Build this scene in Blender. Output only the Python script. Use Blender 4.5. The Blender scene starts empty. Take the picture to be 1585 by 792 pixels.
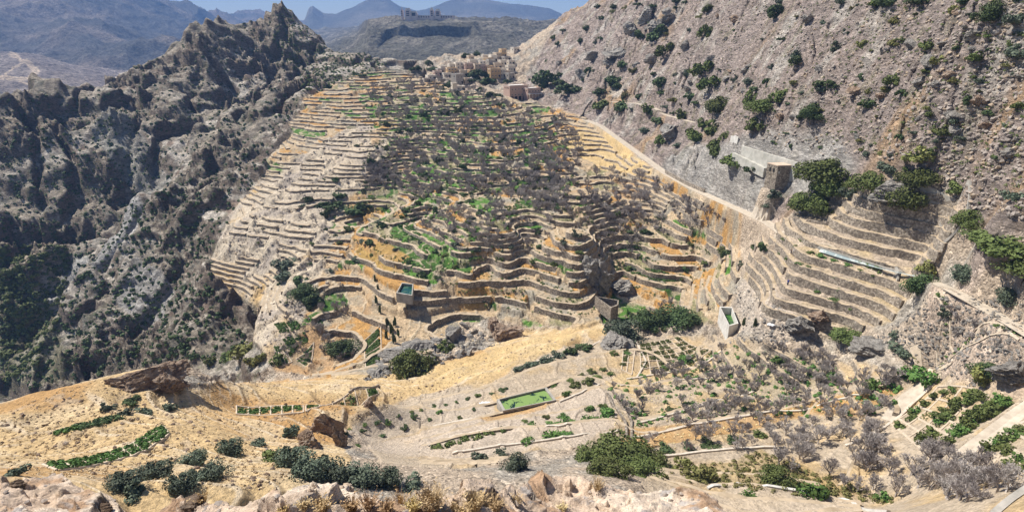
import bpy, math, random
import numpy as np
from mathutils import Vector, Matrix, noise as mnoise

# ------------------------------------------------------------------ camera
SC = bpy.context.scene
COL = SC.collection
F, UC, VC = 900.0, 792.5, 396.0           # focal length and centre in photo pixels
PITCH = math.atan(356.0 / F)
CP, SP = math.cos(PITCH), math.sin(PITCH)
cam = bpy.data.cameras.new('camera'); camo = bpy.data.objects.new('camera', cam); COL.objects.link(camo)
camo.location = (0, 0, 0); camo.rotation_euler = (math.pi / 2 - PITCH, 0, 0)
cam.sensor_fit = 'HORIZONTAL'; cam.sensor_width = 36; cam.lens = 36 * F / 1585
cam.clip_start = 0.3; cam.clip_end = 40000
SC.camera = camo
# ------------------------------------------------------------------ light
SUN_AZ, SUN_EL = math.radians(-64), math.radians(52)     # azimuth from +Y towards +X
w = bpy.data.worlds.new('World'); SC.world = w; w.use_nodes = True
nt = w.node_tree; nt.nodes.clear()
sky = nt.nodes.new('ShaderNodeTexSky'); sky.sky_type = 'NISHITA'; sky.sun_disc = False
sky.sun_elevation = SUN_EL; sky.sun_rotation = SUN_AZ; sky.altitude = 1900; sky.air_density = 1.0; sky.dust_density = 0.6; sky.ozone_density = 1.2
bg = nt.nodes.new('ShaderNodeBackground'); bg.inputs[1].default_value = 0.068
wo = nt.nodes.new('ShaderNodeOutputWorld')
nt.links.new(sky.outputs[0], bg.inputs[0]); nt.links.new(bg.outputs[0], wo.inputs[0])
sl = bpy.data.lights.new('sun', 'SUN'); sl.energy = 5.0; sl.angle = math.radians(0.53); sl.color = (1.0, 0.94, 0.84)
so = bpy.data.objects.new('sun', sl); COL.objects.link(so)
sdir = Vector((math.sin(SUN_AZ) * math.cos(SUN_EL), math.cos(SUN_AZ) * math.cos(SUN_EL), math.sin(SUN_EL)))
so.rotation_euler = sdir.to_track_quat('Z', 'Y').to_euler()
SC.view_settings.view_transform = 'Standard'; SC.view_settings.look = 'None'
SC.view_settings.exposure = 0.74; SC.view_settings.gamma = 1.0; SC.view_settings.use_curve_mapping = False
SC.render.engine = 'CYCLES'
cy = SC.cycles
cy.max_bounces = 4; cy.diffuse_bounces = 2; cy.glossy_bounces = 1; cy.transmission_bounces = 1; cy.volume_bounces = 0
cy.transparent_max_bounces = 4; cy.use_denoising = True; cy.caustics_reflective = False; cy.caustics_refractive = False
cy.use_adaptive_sampling = True; cy.adaptive_threshold = 0.015
rnd = random.Random(7)

# ------------------------------------------------------------------ numpy noise
_rs = np.random.RandomState(11)
_perm = np.concatenate([_rs.permutation(256)] * 3).astype(np.int32)
_g = _rs.rand(256) * 2 * np.pi
_gx, _gy = np.cos(_g).astype(np.float32), np.sin(_g).astype(np.float32)
def gn(x, y):
    x = np.asarray(x, np.float32); y = np.asarray(y, np.float32)
    xi = np.floor(x).astype(np.int32); yi = np.floor(y).astype(np.int32)
    xf = x - xi; yf = y - yi; xi &= 255; yi &= 255
    u = xf * xf * xf * (xf * (xf * 6 - 15) + 10); v = yf * yf * yf * (yf * (yf * 6 - 15) + 10)
    def g(ix, iy, dx, dy):
        h = _perm[_perm[ix] + iy]; return _gx[h] * dx + _gy[h] * dy
    a = g(xi, yi, xf, yf); b = g(xi + 1, yi, xf - 1, yf); c = g(xi, yi + 1, xf, yf - 1); d = g(xi + 1, yi + 1, xf - 1, yf - 1)
    return (a + u * (b - a) + v * ((c + u * (d - c)) - (a + u * (b - a)))) * 1.5
def fbm(x, y, o=4, lac=2.03, gain=0.5):
    s = 0; a = 1.0; t = 0
    for i in range(o):
        s = s + a * gn(x + 17.3 * i, y - 9.1 * i); t += a; a *= gain; x = x * lac; y = y * lac
    return s / t
def ridged(x, y, o=5, lac=2.1, gain=0.55):
    s = 0; a = 1.0; t = 0; w_ = 1.0
    for i in range(o):
        n = 1 - np.abs(gn(x + 31.7 * i, y + 5.9 * i)) * 1.4; n = np.clip(n, 0, 1) ** 2
        s = s + a * n * w_; w_ = np.clip(n * 1.6, 0.2, 1); t += a; a *= gain; x = x * lac; y = y * lac
    return s / t
def sst(a, b, x):
    t = np.clip((x - a) / (b - a), 0, 1); return t * t * (3 - 2 * t)

# ------------------------------------------------------------------ picking rays
def ray(u, v):
    a = (u - UC) / F; b = (VC - v) / F
    d = Vector((a, CP + b * SP, -SP + b * CP)); return d.normalized()
def proj(x, y, z):
    f = y * CP - z * SP; up = y * SP + z * CP
    f = np.where(np.abs(f) < 1e-3, 1e-3, f)
    return UC + F * x / f, VC - F * up / f
def inpoly(px, py, poly):
    r = np.zeros(px.shape, bool); n = len(poly); j = n - 1
    for i in range(n):
        xi, yi = poly[i]; xj, yj = poly[j]
        c = ((yi > py) != (yj > py)) & (px < (xj - xi) * (py - yi) / ((yj - yi) or 1e-9) + xi)
        r ^= c; j = i
    return r
# ------------------------------------------------------------------ survey of the valley: (u, v, slant distance) sightings
SIGHT = [
 # ridge mountain on the left
 (430,3,640),(300,45,600),(210,90,560),(130,133,530),(480,40,615),(550,80,560),(610,102,520),(420,80,580),(330,110,540),
 (350,150,505),(200,180,490),(60,150,520),(0,150,520),(50,250,470),(200,250,455),(150,330,425),(50,400,410),(0,480,400),(30,540,385),(0,590,375),
 (300,220,440),(380,200,425),(300,290,385),(215,300,375),(250,360,345),(120,420,385),(90,480,360),(200,430,330),(150,540,300),(300,440,290),(250,500,285),(200,580,262),
 (350,500,262),(330,560,240),(400,430,265),(370,330,315),(420,240,375),(400,150,490),(60,590,330),
 # terraced spur and bowl
 (450,190,395),(470,150,425),(540,140,440),(560,120,470),(430,240,355),(400,290,328),(350,370,290),(480,250,335),(480,350,272),(450,450,234),(420,520,212),(560,250,318),
 (560,350,284),(560,450,232),(560,540,200),(620,540,190),(480,560,205),(400,570,205),
 (650,110,495),(650,150,415),(650,200,352),(650,300,290),(650,350,266),(650,480,209),(650,540,188),
 (750,100,505),(700,85,545),(760,90,530),(750,150,405),(750,200,346),(750,250,306),(750,300,275),(750,500,200),(750,530,193),
 (850,150,430),(850,200,355),(850,250,308),(850,300,276),(800,520,195),
 (950,220,340),(950,300,275),(950,500,199),
 (1050,330,252),(1050,500,193),(1150,400,200),(1150,470,188),(1150,500,183),(1100,530,178),
 # hillside on the right
 (870,28,560),(930,3,510),(830,110,500),(900,100,445),(900,180,385),(1000,0,435),(1000,100,385),(1000,200,332),(1000,280,282),
 (1100,0,350),(1100,100,310),(1100,200,275),(1100,300,238),(1250,0,270),(1250,100,238),(1250,180,216),(1250,300,198),(1232,259,213),(1192,287,217),(1150,240,231),
 (1400,0,222),(1400,120,196),(1550,0,186),(1550,150,162),(1550,300,142),(1580,400,136),
 (1480,440,160),(1550,500,142),(1480,540,146),(1400,250,178),(1580,570,126),
 # fields at the foot
 (1250,560,158),(1400,560,142),(1150,560,164),(1000,560,166),(900,540,180),(750,560,177),(650,580,172),(550,600,150),
 (1300,600,145),
 (620,710,110),(900,720,98),(800,720,100),
 (1560,700,102),(1560,780,80),
 (950,760,75),(700,740,82),(600,740,84),
 # golden spur
 (0,622,142),(130,592,142),(250,567,146),(300,590,140),(250,620,131),(100,660,117),(0,700,108),(400,630,142),(400,680,118),(500,690,112),
 (350,715,98),(200,745,80),(50,725,88),(0,760,70),(350,760,72),(450,760,74),
]
# hidden ground: (u, v) bearing, horizontal distance, height
HID = [
 (60,600,200,-150),(150,600,195,-140),(250,580,190,-128),(0,600,230,-160),(320,580,180,-118),(0,600,290,-168),
 (430,100,760,-60),(430,100,900,-150),(300,100,700,-120),(200,100,680,-150),(130,100,650,-110),(0,100,640,-120),(0,100,930,-160),(200,100,940,-200),(550,100,660,-90),(550,100,900,-190),
 (650,100,640,-100),(650,100,930,-220),(760,100,620,-60),(760,100,930,-200),(850,100,640,-20),(850,100,900,-150),
 (930,100,570,25),(930,100,900,-40),(1000,100,520,40),(1100,100,420,42),(1250,100,330,48),(1400,100,270,46),(1560,100,220,42),
 (1100,100,800,40),(1300,100,900,60),(1560,100,900,70),(1560,100,500,60),
 (800,780,50,-56),(400,780,46,-50),(100,780,46,-46),(1200,780,50,-60),(1500,780,45,-48),(950,780,48,-56),(800,780,30,-42),(1500,780,30,-44),(100,780,30,-40),(400,780,30,-42),
]
# levelled walls and field edges: terrace number -> points (u, v) along the edge, all at one height
STEP = 2.3
LEVELLED = [
 (-29,[(873,264),(917,297)]),(-31,[(620,262),(700,290),(760,330),(800,345),(850,332)]),(-32,[(860,344),(917,367)]),(-33,[(640,320),(690,345),(740,368),(790,378),(825,352),(850,362),(890,385)]),
 (-34,[(830,361),(837,387),(887,401)]),(-35,[(600,348),(650,368),(700,392),(770,402),(825,378),(837,397),(910,411)]),(-36,[(590,367),(627,384),(680,401),(730,420),(780,418),(807,385),(820,404),(840,411),(893,424)]),
 (-37,[(552,379),(577,392),(613,412),(690,430),(800,412),(820,421),(900,441),(943,397),(1083,431)]),(-38,[(547,397),(580,417),(607,428),(660,438),(740,428),(800,431),(888,457),(925,425)]),
 (-39,[(757,431),(800,452),(840,467),(887,476),(947,427),(1053,447)]),(-40,[(752,452),(800,471),(883,491),(967,464),(1033,484)]),(-41,[(748,472),(800,488),(833,496)]),(-42,[(708,487),(753,497),(817,508)]),
 (-34,[(993,347),(1090,374)]),(-35,[(1000,370),(1113,402)]),(-36,[(993,384),(1100,417)]),
 (-20,[(1315,324),(1472,364)]),(-21,[(1302,331),(1455,381)]),(-22,[(1292,337),(1445,396)]),(-23,[(1242,351),(1340,382),(1418,410)]),(-24,[(1215,354),(1268,387),(1385,421)]),
 (-25,[(1205,367),(1228,391),(1310,418),(1382,441)]),(-26,[(1228,414),(1300,436),(1372,457)]),(-27,[(1222,427),(1290,451),(1352,474)]),(-28,[(1208,437),(1252,461),(1335,486)]),(-29,[(1185,464),(1242,481),(1312,494)]),(-30,[(1185,477),(1262,504)]),(-31,[(1212,507),(1275,524)]),
 (-38,[(545,655),(640,625),(760,598),(830,572),(920,545)]),(-36,[(590,672),(700,660),(770,642),(861,622),(928,597)]),(-34,[(662,690),(700,676),(783,663),(866,661),(955,648)]),(-33,[(700,702),(800,688),(890,675),(963,668)]),
 (-38,[(970,586),(1067,571),(1117,541)]),(-37,[(960,597),(1117,577)]),(-35,[(987,655),(1080,628),(1167,605)]),(-34,[(977,678),(1067,658),(1200,635),(1275,625)]),(-32,[(1017,708),(1133,695),(1200,691),(1280,690)]),
 (-30,[(1330,675),(1372,658),(1445,595)]),(-24,[(1490,712),(1585,625)]),(-29,[(1095,756),(1140,749),(1250,763),(1370,790)]),
 (-39,[(720,572),(830,537),(930,508)]),(-40,[(600,590),(700,560),(800,525)]),(-26,[(60,715),(180,680),(260,662)]),(-27,[(75,668),(200,645)]),(-33,[(365,635),(470,630),(585,608)]),
]
def sight(u, v, R):
    p = ray(u, v) * R; return (p.x, p.y, p.z)
pts = [sight(*s) for s in SIGHT]
for L_, ps in LEVELLED:
    for i, (u, v) in enumerate(ps):
        r = ray(u, v); pts.append(tuple(r * (STEP * L_ / r.z)))
        if i + 1 < len(ps) and abs(ps[i + 1][0] - u) > 45:
            r = ray((u + ps[i + 1][0]) / 2, (v + ps[i + 1][1]) / 2); pts.append(tuple(r * (STEP * L_ / r.z)))
for (u, v, d, z) in HID:
    r = ray(u, v); h = math.hypot(r.x, r.y); pts.append((r.x / h * d, r.y / h * d, z))
P = np.array(pts, np.float64)
def tps_fit(P, lam=0.002):
    X = P[:, :2] / 100.0; n = len(X)
    D = np.hypot(X[:, None, 0] - X[None, :, 0], X[:, None, 1] - X[None, :, 1])
    K = D * D * np.log(D + 1e-9) + lam * np.eye(n)
    A = np.zeros((n + 3, n + 3)); A[:n, :n] = K; A[:n, n] = 1; A[:n, n + 1:] = X; A[n, :n] = 1; A[n + 1:, :n] = X.T
    b = np.zeros(n + 3); b[:n] = P[:, 2]
    return X, np.linalg.solve(A, b)
def tps_eval(X, c, x, y):
    x = (x / 100.0).astype(np.float32).ravel(); y = (y / 100.0).astype(np.float32).ravel(); n = len(X)
    out = (c[n] + c[n + 1] * x + c[n + 2] * y).astype(np.float64)
    for i in range(n):
        d2 = (x - np.float32(X[i, 0])) ** 2 + (y - np.float32(X[i, 1])) ** 2 + 1e-12
        out += 0.5 * c[i] * d2 * np.log(d2)
    return out
NT, ND = 1500, 1250
D0, D1, TH0, TH1 = 28.0, 950.0, math.radians(-56), math.radians(57)
th = np.linspace(TH0, TH1, NT); ld = np.linspace(math.log(D0), math.log(D1), ND); dd = np.exp(ld)
TH, DD = np.meshgrid(th, dd)                  # rows = distance
GX, GY = DD * np.sin(TH), DD * np.cos(TH)
q = 4
tx, cf = tps_fit(P)
hs = tps_eval(tx, cf, GX[::q, ::q], GY[::q, ::q]).reshape(GX[::q, ::q].shape)
def upsample(h, n, qq):                        # cubic along axis 0
    i = np.arange(n) / qq; k = np.floor(i).astype(int); t = (i - k)[:, None]
    m = h.shape[0] - 1; g = lambda a: h[np.clip(a, 0, m)]
    p0, p1, p2, p3 = g(k - 1), g(k), g(k + 1), g(k + 2)
    return p1 + 0.5 * t * (p2 - p0 + t * (2 * p0 - 5 * p1 + 4 * p2 - p3 + t * (3 * (p1 - p2) + p3 - p0)))
H0 = upsample(upsample(hs, ND, q).T, NT, q).T
PU, PV = proj(GX, GY, H0)
# grid lookups
def gidx(x, y):
    t = (np.arctan2(x, y) - TH0) / (TH1 - TH0) * (NT - 1); l = (np.log(np.hypot(x, y)) - ld[0]) / (ld[-1] - ld[0]) * (ND - 1)
    return np.clip(l, 0, ND - 1.001), np.clip(t, 0, NT - 1.001)
def samp(A, x, y):
    l, t = gidx(np.asarray(x, float), np.asarray(y, float)); i = l.astype(int); j = t.astype(int); a = l - i; b = t - j
    return (A[i, j] * (1 - b) + A[i, j + 1] * b) * (1 - a) + (A[i + 1, j] * (1 - b) + A[i + 1, j + 1] * b) * a
def seen_at(A, u, v, skip=0):
    """first ground the sightline (u, v) meets on height grid A -> (x, y, z) or None"""
    r = ray(u, v); az = math.atan2(r.x, r.y); el = r.z / math.hypot(r.x, r.y)
    t = (az - TH0) / (TH1 - TH0) * (NT - 1); j = int(t); b = t - j
    if j < 0 or j >= NT - 1: return None
    c = (A[:, j] * (1 - b) + A[:, j + 1] * b) / dd
    k = np.argmax(c[skip:] >= el) + skip
    if c[k] < el or k == 0: return None
    f = (el - c[k - 1]) / (c[k] - c[k - 1] + 1e-12); d = dd[k - 1] * (1 - f) + dd[k] * f
    return (d * math.sin(az), d * math.cos(az), d * el)
# ------------------------------------------------------------------ relief: terraces, crags, scree
WU = PU + 7 * fbm(GX / 14, GY / 14, 3) * (200 / DD) + 26 * fbm(GX / 34 + 5, GY / 34, 3) * sst(200, 260, DD) * (PU < 620); WV = PV + 5 * fbm(GX / 14 + 50, GY / 14, 3) * (200 / DD)
def zone(poly, dmin=0, dmax=1e9, soft=False):
    return inpoly(WU, WV, poly) & (DD > dmin) & (DD < dmax)
Z_BOWL = zone([(555,112),(600,108),(660,118),(700,140),(780,150),(905,178),(1012,262),(1130,340),(1150,400),(1130,470),(1115,500),(1010,505),(940,500),(905,505),(800,500),(712,498),(690,540),(600,575),(560,590),(425,575),(392,520),(400,470),(330,440),(330,370),(385,295),(425,250),(450,195),(470,150)], 130)
Z_RIGHT = zone([(1180,360),(1230,335),(1340,290),(1420,275),(1505,320),(1470,380),(1420,450),(1380,500),(1300,525),(1190,520),(1165,460),(1150,420)], 90)
Z_FIELD = zone([(535,650),(640,610),(760,590),(830,545),(960,520),(1110,520),(1240,545),(1400,580),(1585,560),(1700,640),(1700,900),(1000,900),(1000,720),(900,690),(700,725),(600,720)], 60, 200)
Z_GOLD = zone([(-60,640),(0,615),(130,575),(250,560),(290,600),(400,590),(620,575),(700,555),(800,515),(930,500),(970,530),(830,560),(760,600),(640,620),(530,665),(540,730),(450,800),(-80,830)], 40, 182)
Z_MOUNT = (PU < 660) & (PV < 640) & ~Z_BOWL & ((DD > 175) | (PU < 400) & (DD > 160)) & ~Z_GOLD
Z_HILL = zone([(800,150),(870,20),(900,-200),(2000,-200),(2000,420),(1500,360),(1420,262),(1340,285),(1225,332),(1180,330),(1010,262),(905,178)], 90) & ~Z_BOWL & ~Z_RIGHT | ((PV < 60) & (PU > 880))
def soft(m, n=6):
    a = m.astype(np.float32)
    for _ in range(n):
        a[1:-1, 1:-1] = (a[1:-1, 1:-1] * 2 + a[:-2, 1:-1] + a[2:, 1:-1] + a[1:-1, :-2] + a[1:-1, 2:]) / 6
    return a
sB, sR, sF, sG, sM, sH = (soft(m) for m in (Z_BOWL, Z_RIGHT, Z_FIELD, Z_GOLD, Z_MOUNT, Z_HILL))
low = fbm(GX / 55, GY / 55, 3) * 2.6 * sst(190, 300, DD) + fbm(GX / 17 + 9, GY / 17, 2) * 0.9 + fbm(GX / 6.5, GY / 6.5 + 3, 3) * 0.75
Hs = H0 + low * (sB + 0.3 * sF + 0.2 * sR) * np.clip(DD / 160 - 0.5, 0, 1)
FINE = soft(inpoly(WU, WV, [(320,450),(320,350),(400,250),(450,120),(700,90),(900,170),(1020,265),(1100,330),(1000,345),(930,352),(860,345),(835,385),(800,400),(740,395),(650,385),(590,355),(540,370),(500,460),(400,520)]) & (DD > 200), 3) > 0.5
MUL = np.where(FINE, 1.6, 1.0); STP = STEP / MUL
Fq = Hs / STP
Fn = np.floor(Fq); Ff = Fq - Fn
gr = np.hypot(np.gradient(Fq, axis=0), np.gradient(Fq, axis=1)); wr = np.clip(gr * 1.3, 0.01, 0.5)
TS = np.clip(0.12 + 0.25 * sB * sst(190, 330, DD) + 0.36 * sF, 0, 0.72)
pale = soft(inpoly(WU, WV, [(330,440),(330,360),(385,295),(470,235),(560,190),(600,215),(580,290),(520,330),(500,420),(440,560),(390,570),(400,470)]), 4)      # how much the treads themselves slope
TREAD = STP * (Fn + TS * Ff + 0.5 * (1 - TS)) - STP * (1 - TS) * (1 - np.clip(Ff / wr, 0, 1))
gap = fbm(GX / 11 + 3, GY / 11 - 8, 3)                     # broken, rocky stretches between the terraces
sO_ = soft(inpoly(PU, PV, [(1372,655),(1440,588),(1500,560),(1700,560),(1700,900),(1380,900),(1330,790),(1330,700)]), 5)
Tm = np.clip(sB * (gap < 0.27 - 0.17 * pale) + sR + sF * 0.98 * (1 - sO_) * (1 - soft((PU < 650) & (DD < 190), 8)), 0, 1) ** 2
Tm = Tm * (1 - soft(inpoly(PU, PV, [(400,488),(470,482),(505,520),(520,575),(420,585),(395,540)]) & (DD > 150), 6))
Tm = np.where(Tm > 0.6, 1, Tm / 0.6) * 1.0
Hn = Hs * (1 - Tm) + TREAD * Tm
# golden spur: soft lynchets
g = (Hs + fbm(GX / 20, GY / 20, 3) * 1.2) / 1.7; gf = g - np.floor(g)
gslope = np.hypot(np.gradient(Hs, axis=0) / (DD * 0.0028), np.gradient(Hs, axis=1) / (DD * (TH1 - TH0) / NT))
Hn += sG * (1 - Tm) * (1.7 * (sst(0.55, 0.9, gf) - gf) * 0.7 * (1 - sst(0.5, 0.9, gslope)) + fbm(GX / 5, GY / 5, 4) * 0.5)
# crags of the ridge mountain
r1 = ridged(GX / 130 + 4, GY / 130 + 2, 4, 2.1, 0.5); r2 = ridged(GX / 40, GY / 40 + 7, 6, 2.1, 0.5)
far_ = np.clip((DD - 150) / 120, 0.15, 1) * (1 - 0.85 * sst(470, 560, PU))
m2 = sst(-0.25, 0.35, fbm(GX / 60 - 40, GY / 60, 3)) * (1 - 0.85 * sst(470, 560, PU))
gul = 1 - np.abs(gn((GX * 0.95 + GY * 0.3) / 26 + fbm(GX / 40, GY / 40, 2), (GY * 0.95 - GX * 0.3) / 90)) * 2.2
base = Hs - sst(0.3, 1.0, gul) * 7 * np.clip((DD - 150) / 120, 0.15, 1) + (r1 - 0.42) * 24 * far_ + (r2 - 0.35) * (2.5 + 8 * m2) * far_
cs = 19.0; k = (base + fbm(GX / 60, GY / 60, 3) * 30) / cs; kf = k - np.floor(k)
cm = sst(-0.2, 0.15, fbm(GX / 80 + 20, GY / 80, 3)) * (0.35 + 0.65 * m2)
base += cm * cs * (sst(0.68, 0.9, kf) - kf) * 0.7
k = (base + fbm(GX / 16, GY / 16, 3) * 5) / 4.4; kf = k - np.floor(k); base += 4.4 * (sst(0.5, 0.92, kf) - kf) * (0.15 + 0.6 * m2)
base += fbm(GX / 6, GY / 6, 5) * (0.6 + 1.0 * m2)
base += (ridged(GX / 15 + 8, GY / 15, 5, 2.2, 0.6) - 0.35) * (1.5 + 5.5 * m2) + (ridged(GX / 5.5, GY / 5.5 + 8, 3) - 0.35) * 1.3 * m2
Hn = Hn * (1 - sM) + base * sM
# scree hillside
hd = fbm(GX / 30, GY / 30, 4) * 4 + (ridged(GX / 16 + GY / 40, GY / 22, 5) - 0.45) * 3.2 * np.clip(DD / 200, 0.5, 1.6)
u_ = (GX * 0.8 - GY * 0.5) / 6 + fbm(GX / 9, GY / 9, 3) * 1.2; uf = u_ - np.floor(u_)
hd += (sst(0.0, 0.85, uf) * (1 - sst(0.85, 1, uf)) - 0.4) * 2.2 * sst(0.0, 0.35, fbm(GX / 28 - 5, GY / 28, 3) + 0.1)
hd += fbm(GX / 2.6, GY / 2.6, 3) * 0.55
Hn += sH * hd * (1 - Tm) * (1 - 0.92 * soft(inpoly(PU, PV, [(1120,215),(1200,215),(1260,245),(1250,300),(1180,315),(1110,260)]), 14))
# rough rocky ground everywhere else
sO = np.clip(1 - sB * (gap < 0.27 - 0.17 * pale) - sR - sF - sG - sM - sH, 0, 1)
rk = (ridged(GX / 14, GY / 14 + 3, 5) - 0.4) * 4.0 + fbm(GX / 3, GY / 3, 3) * 0.8
Hn += sO * rk * np.clip(DD / 150 - 0.25, 0, 1)
plot = (GX * 0.9 + GY * 0.15) / 11 + Fn * 0.37 + fbm(GX / 40 + 3, GY / 40, 4) * 1.5
pf = np.abs(plot - np.round(plot)) * 11; pf3 = np.abs(plot * 3 - np.round(plot * 3)) * 11 / 3
BUND = np.clip((1 - sst(0.25, 0.6, pf)) + 0.6 * (1 - sst(0.15, 0.4, pf3)) * (fbm(GX / 25, GY / 25 + 40, 2) > 0.0), 0, 1) * Tm * (DD < 420)
Hn += BUND * 0.28 + Tm * fbm(GX / 1.7, GY / 1.7, 2) * 0.05
# paths, channels and level pads cut into the slope
def world_line(ps, A=None, smooth=4, step=1.2):
    w_ = [seen_at(HZ0 if A is None else A, u, v) for u, v in ps]; w_ = np.array([a for a in w_ if a])
    s = np.concatenate([[0], np.cumsum(np.hypot(*(w_[1:, :2] - w_[:-1, :2]).T))]); n = max(4, int(s[-1] / step)); t = np.linspace(0, s[-1], n)
    p = np.stack([np.interp(t, s, w_[:, k]) for k in range(3)], -1)
    for _ in range(smooth): p[1:-1] = (p[:-2] + 2 * p[1:-1] + p[2:]) / 4
    return p
HZ0 = Hn.copy()
def carve(p, w, fade=1.2, off=0.0):
    global Hn
    lo = p[:, :2].min(0) - w - fade - 1; hi = p[:, :2].max(0) + w + fade + 1
    ii, jj = np.nonzero((GX > lo[0]) & (GX < hi[0]) & (GY > lo[1]) & (GY < hi[1]))
    if not len(ii): return
    x, y = GX[ii, jj], GY[ii, jj]; best = np.full(len(x), 1e9); bz = np.zeros(len(x))
    for a, b in zip(p[:-1], p[1:]):
        d = b[:2] - a[:2]; t = np.clip(((x - a[0]) * d[0] + (y - a[1]) * d[1]) / (d @ d + 1e-9), 0, 1)
        r = np.hypot(x - a[0] - t * d[0], y - a[1] - t * d[1]); m = r < best; best[m] = r[m]; bz[m] = (a[2] + t * (b[2] - a[2]))[m]
    k = 1 - sst(w, w + fade, best); Hn[ii, jj] = Hn[ii, jj] * (1 - k) + (bz + off) * k
PATHS = {k: world_line(v) for k, v in dict(
    main=[(905,185),(930,195),(985,235),(1030,268),(1075,293),(1130,318),(1185,343),(1215,362),(1205,372),(1185,385)],
    east=[(1437,432),(1480,452),(1530,480),(1585,512),(1640,545)],
    hill=[(945,157),(985,160),(1015,168),(1030,178),(1075,190)],
    orchard=[(1488,716),(1530,682),(1585,640),(1640,600)],
    terrace=[(1215,352),(1268,383),(1330,402),(1395,421),(1440,434)],
    low=[(1440,590),(1400,618),(1375,652)],
).items()}
PW = dict(main=1.9, east=1.5, hill=1.3, orchard=1.5, low=1.3, terrace=0.7)
for k_, p_ in PATHS.items(): carve(p_, PW[k_] + 0.3)
def pad(poly_px, zoff=0.0, grow=0.8):
    c_ = [seen_at(HZ0, *q_) for q_ in poly_px]; return np.array(c_)
BEDQ = [[(66,719),(252,659),(262,671),(88,728)],[(96,665),(190,640),(205,649),(118,672)],[(366,628),(470,628),(470,638),(366,641)],[(474,627),(583,602),(586,609),(474,637)],[(424,500),(438,497),(464,541),(452,556)],[(424,535),(436,530),(452,560),(434,568)],
 [(563,528),(589,502),(590,560),(566,568)],[(990,532),(1050,521),(1112,541),(992,584)],[(664,690),(782,660),(788,668),(668,699)],[(1449,452),(1585,516),(1578,526),(1446,460)],[(1410,538),(1424,533),(1474,562),(1462,570)],[(1378,655),(1452,598),(1530,612),(1440,702)],[(1500,712),(1585,640),(1620,655),(1560,742)],[(755,625),(850,590),(875,612),(770,650)]]
for q_ in BEDQ:
    w_ = [seen_at(HZ0, *p_) for p_ in q_]; w_ = np.array([a_ for a_ in w_ if a_])
    if len(w_) < 3: continue
    cf2 = np.linalg.lstsq(np.column_stack([w_[:, :2], np.ones(len(w_))]), w_[:, 2], rcond=None)[0]; c0_ = w_[:, :2].mean(0); big_ = [tuple(c0_ + (p_ - c0_) * 1.12) for p_ in w_[:, :2]]
    lo = np.min(big_, 0) - 2; hi = np.max(big_, 0) + 2; bx = (GX > lo[0]) & (GX < hi[0]) & (GY > lo[1]) & (GY < hi[1]); m_ = soft(bx & inpoly(GX, GY, big_), 16)
    Hn = Hn * (1 - m_) + Hs * m_
HB = seen_at(HZ0, 1232, 259); HBZ = HB[2] + 0.6
def hat(u, v, z): r = ray(u, v); return r * (z / r.z)
hc = (hat(1204.5, 257.4, HBZ) + hat(1188, 253.2, HBZ)) / 2; hr_ = np.hypot(GX - hc.x - 1, GY - hc.y); km = 1 - sst(3.0, 5.2, hr_)
Hn = Hn * (1 - km) + np.maximum(Hn, HBZ - 8.0 + fbm(GX / 4, GY / 4, 3) * 0.6) * km
HZ = Hn
print('relief', HZ.min(), HZ.max())
# ------------------------------------------------------------------ object helpers
def tag(o, label=None, cat=None, group=None, kind=None):
    if label: o['label'] = label
    if cat: o['category'] = cat
    if group: o['group'] = group
    if kind: o['kind'] = kind
    return o
def mesh_np(name, co, faces, mat=None, parent=None, smooth=False, cols=None, mats=None, midx=None):
    """co (n,3), faces: (m,3) or (m,4) array or list of lists"""
    me = bpy.data.meshes.new(name)
    co = np.asarray(co, np.float32)
    if isinstance(faces, np.ndarray):
        k = faces.shape[1]
        me.vertices.add(len(co)); me.vertices.foreach_set('co', co.ravel())
        me.loops.add(faces.size); me.loops.foreach_set('vertex_index', faces.ravel().astype(np.int32))
        me.polygons.add(len(faces)); me.polygons.foreach_set('loop_start', (np.arange(len(faces)) * k).astype(np.int32))
        me.update(calc_edges=True)
    else:
        me.from_pydata([tuple(c) for c in co], [], [tuple(f) for f in faces])
    if mats:
        for m in mats: me.materials.append(m)
    elif mat: me.materials.append(mat)
    if midx is not None: me.polygons.foreach_set('material_index', np.asarray(midx, np.int32))
    me.polygons.foreach_set('use_smooth', np.full(len(me.polygons), bool(smooth)))
    if cols is not None:
        a = me.color_attributes.new('Col', 'FLOAT_COLOR', 'POINT')
        c4 = np.ones((len(co), 4), np.float32); c4[:, :cols.shape[1]] = cols; a.data.foreach_set('color', c4.ravel())
    o = bpy.data.objects.new(name, me); COL.objects.link(o)
    if parent is not None: o.parent = parent
    return o
def empty(name, loc, rz=0):
    o = bpy.data.objects.new(name, None); COL.objects.link(o); o.location = loc; o.rotation_euler = (0, 0, rz); o.empty_display_size = 0.5; return o
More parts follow.
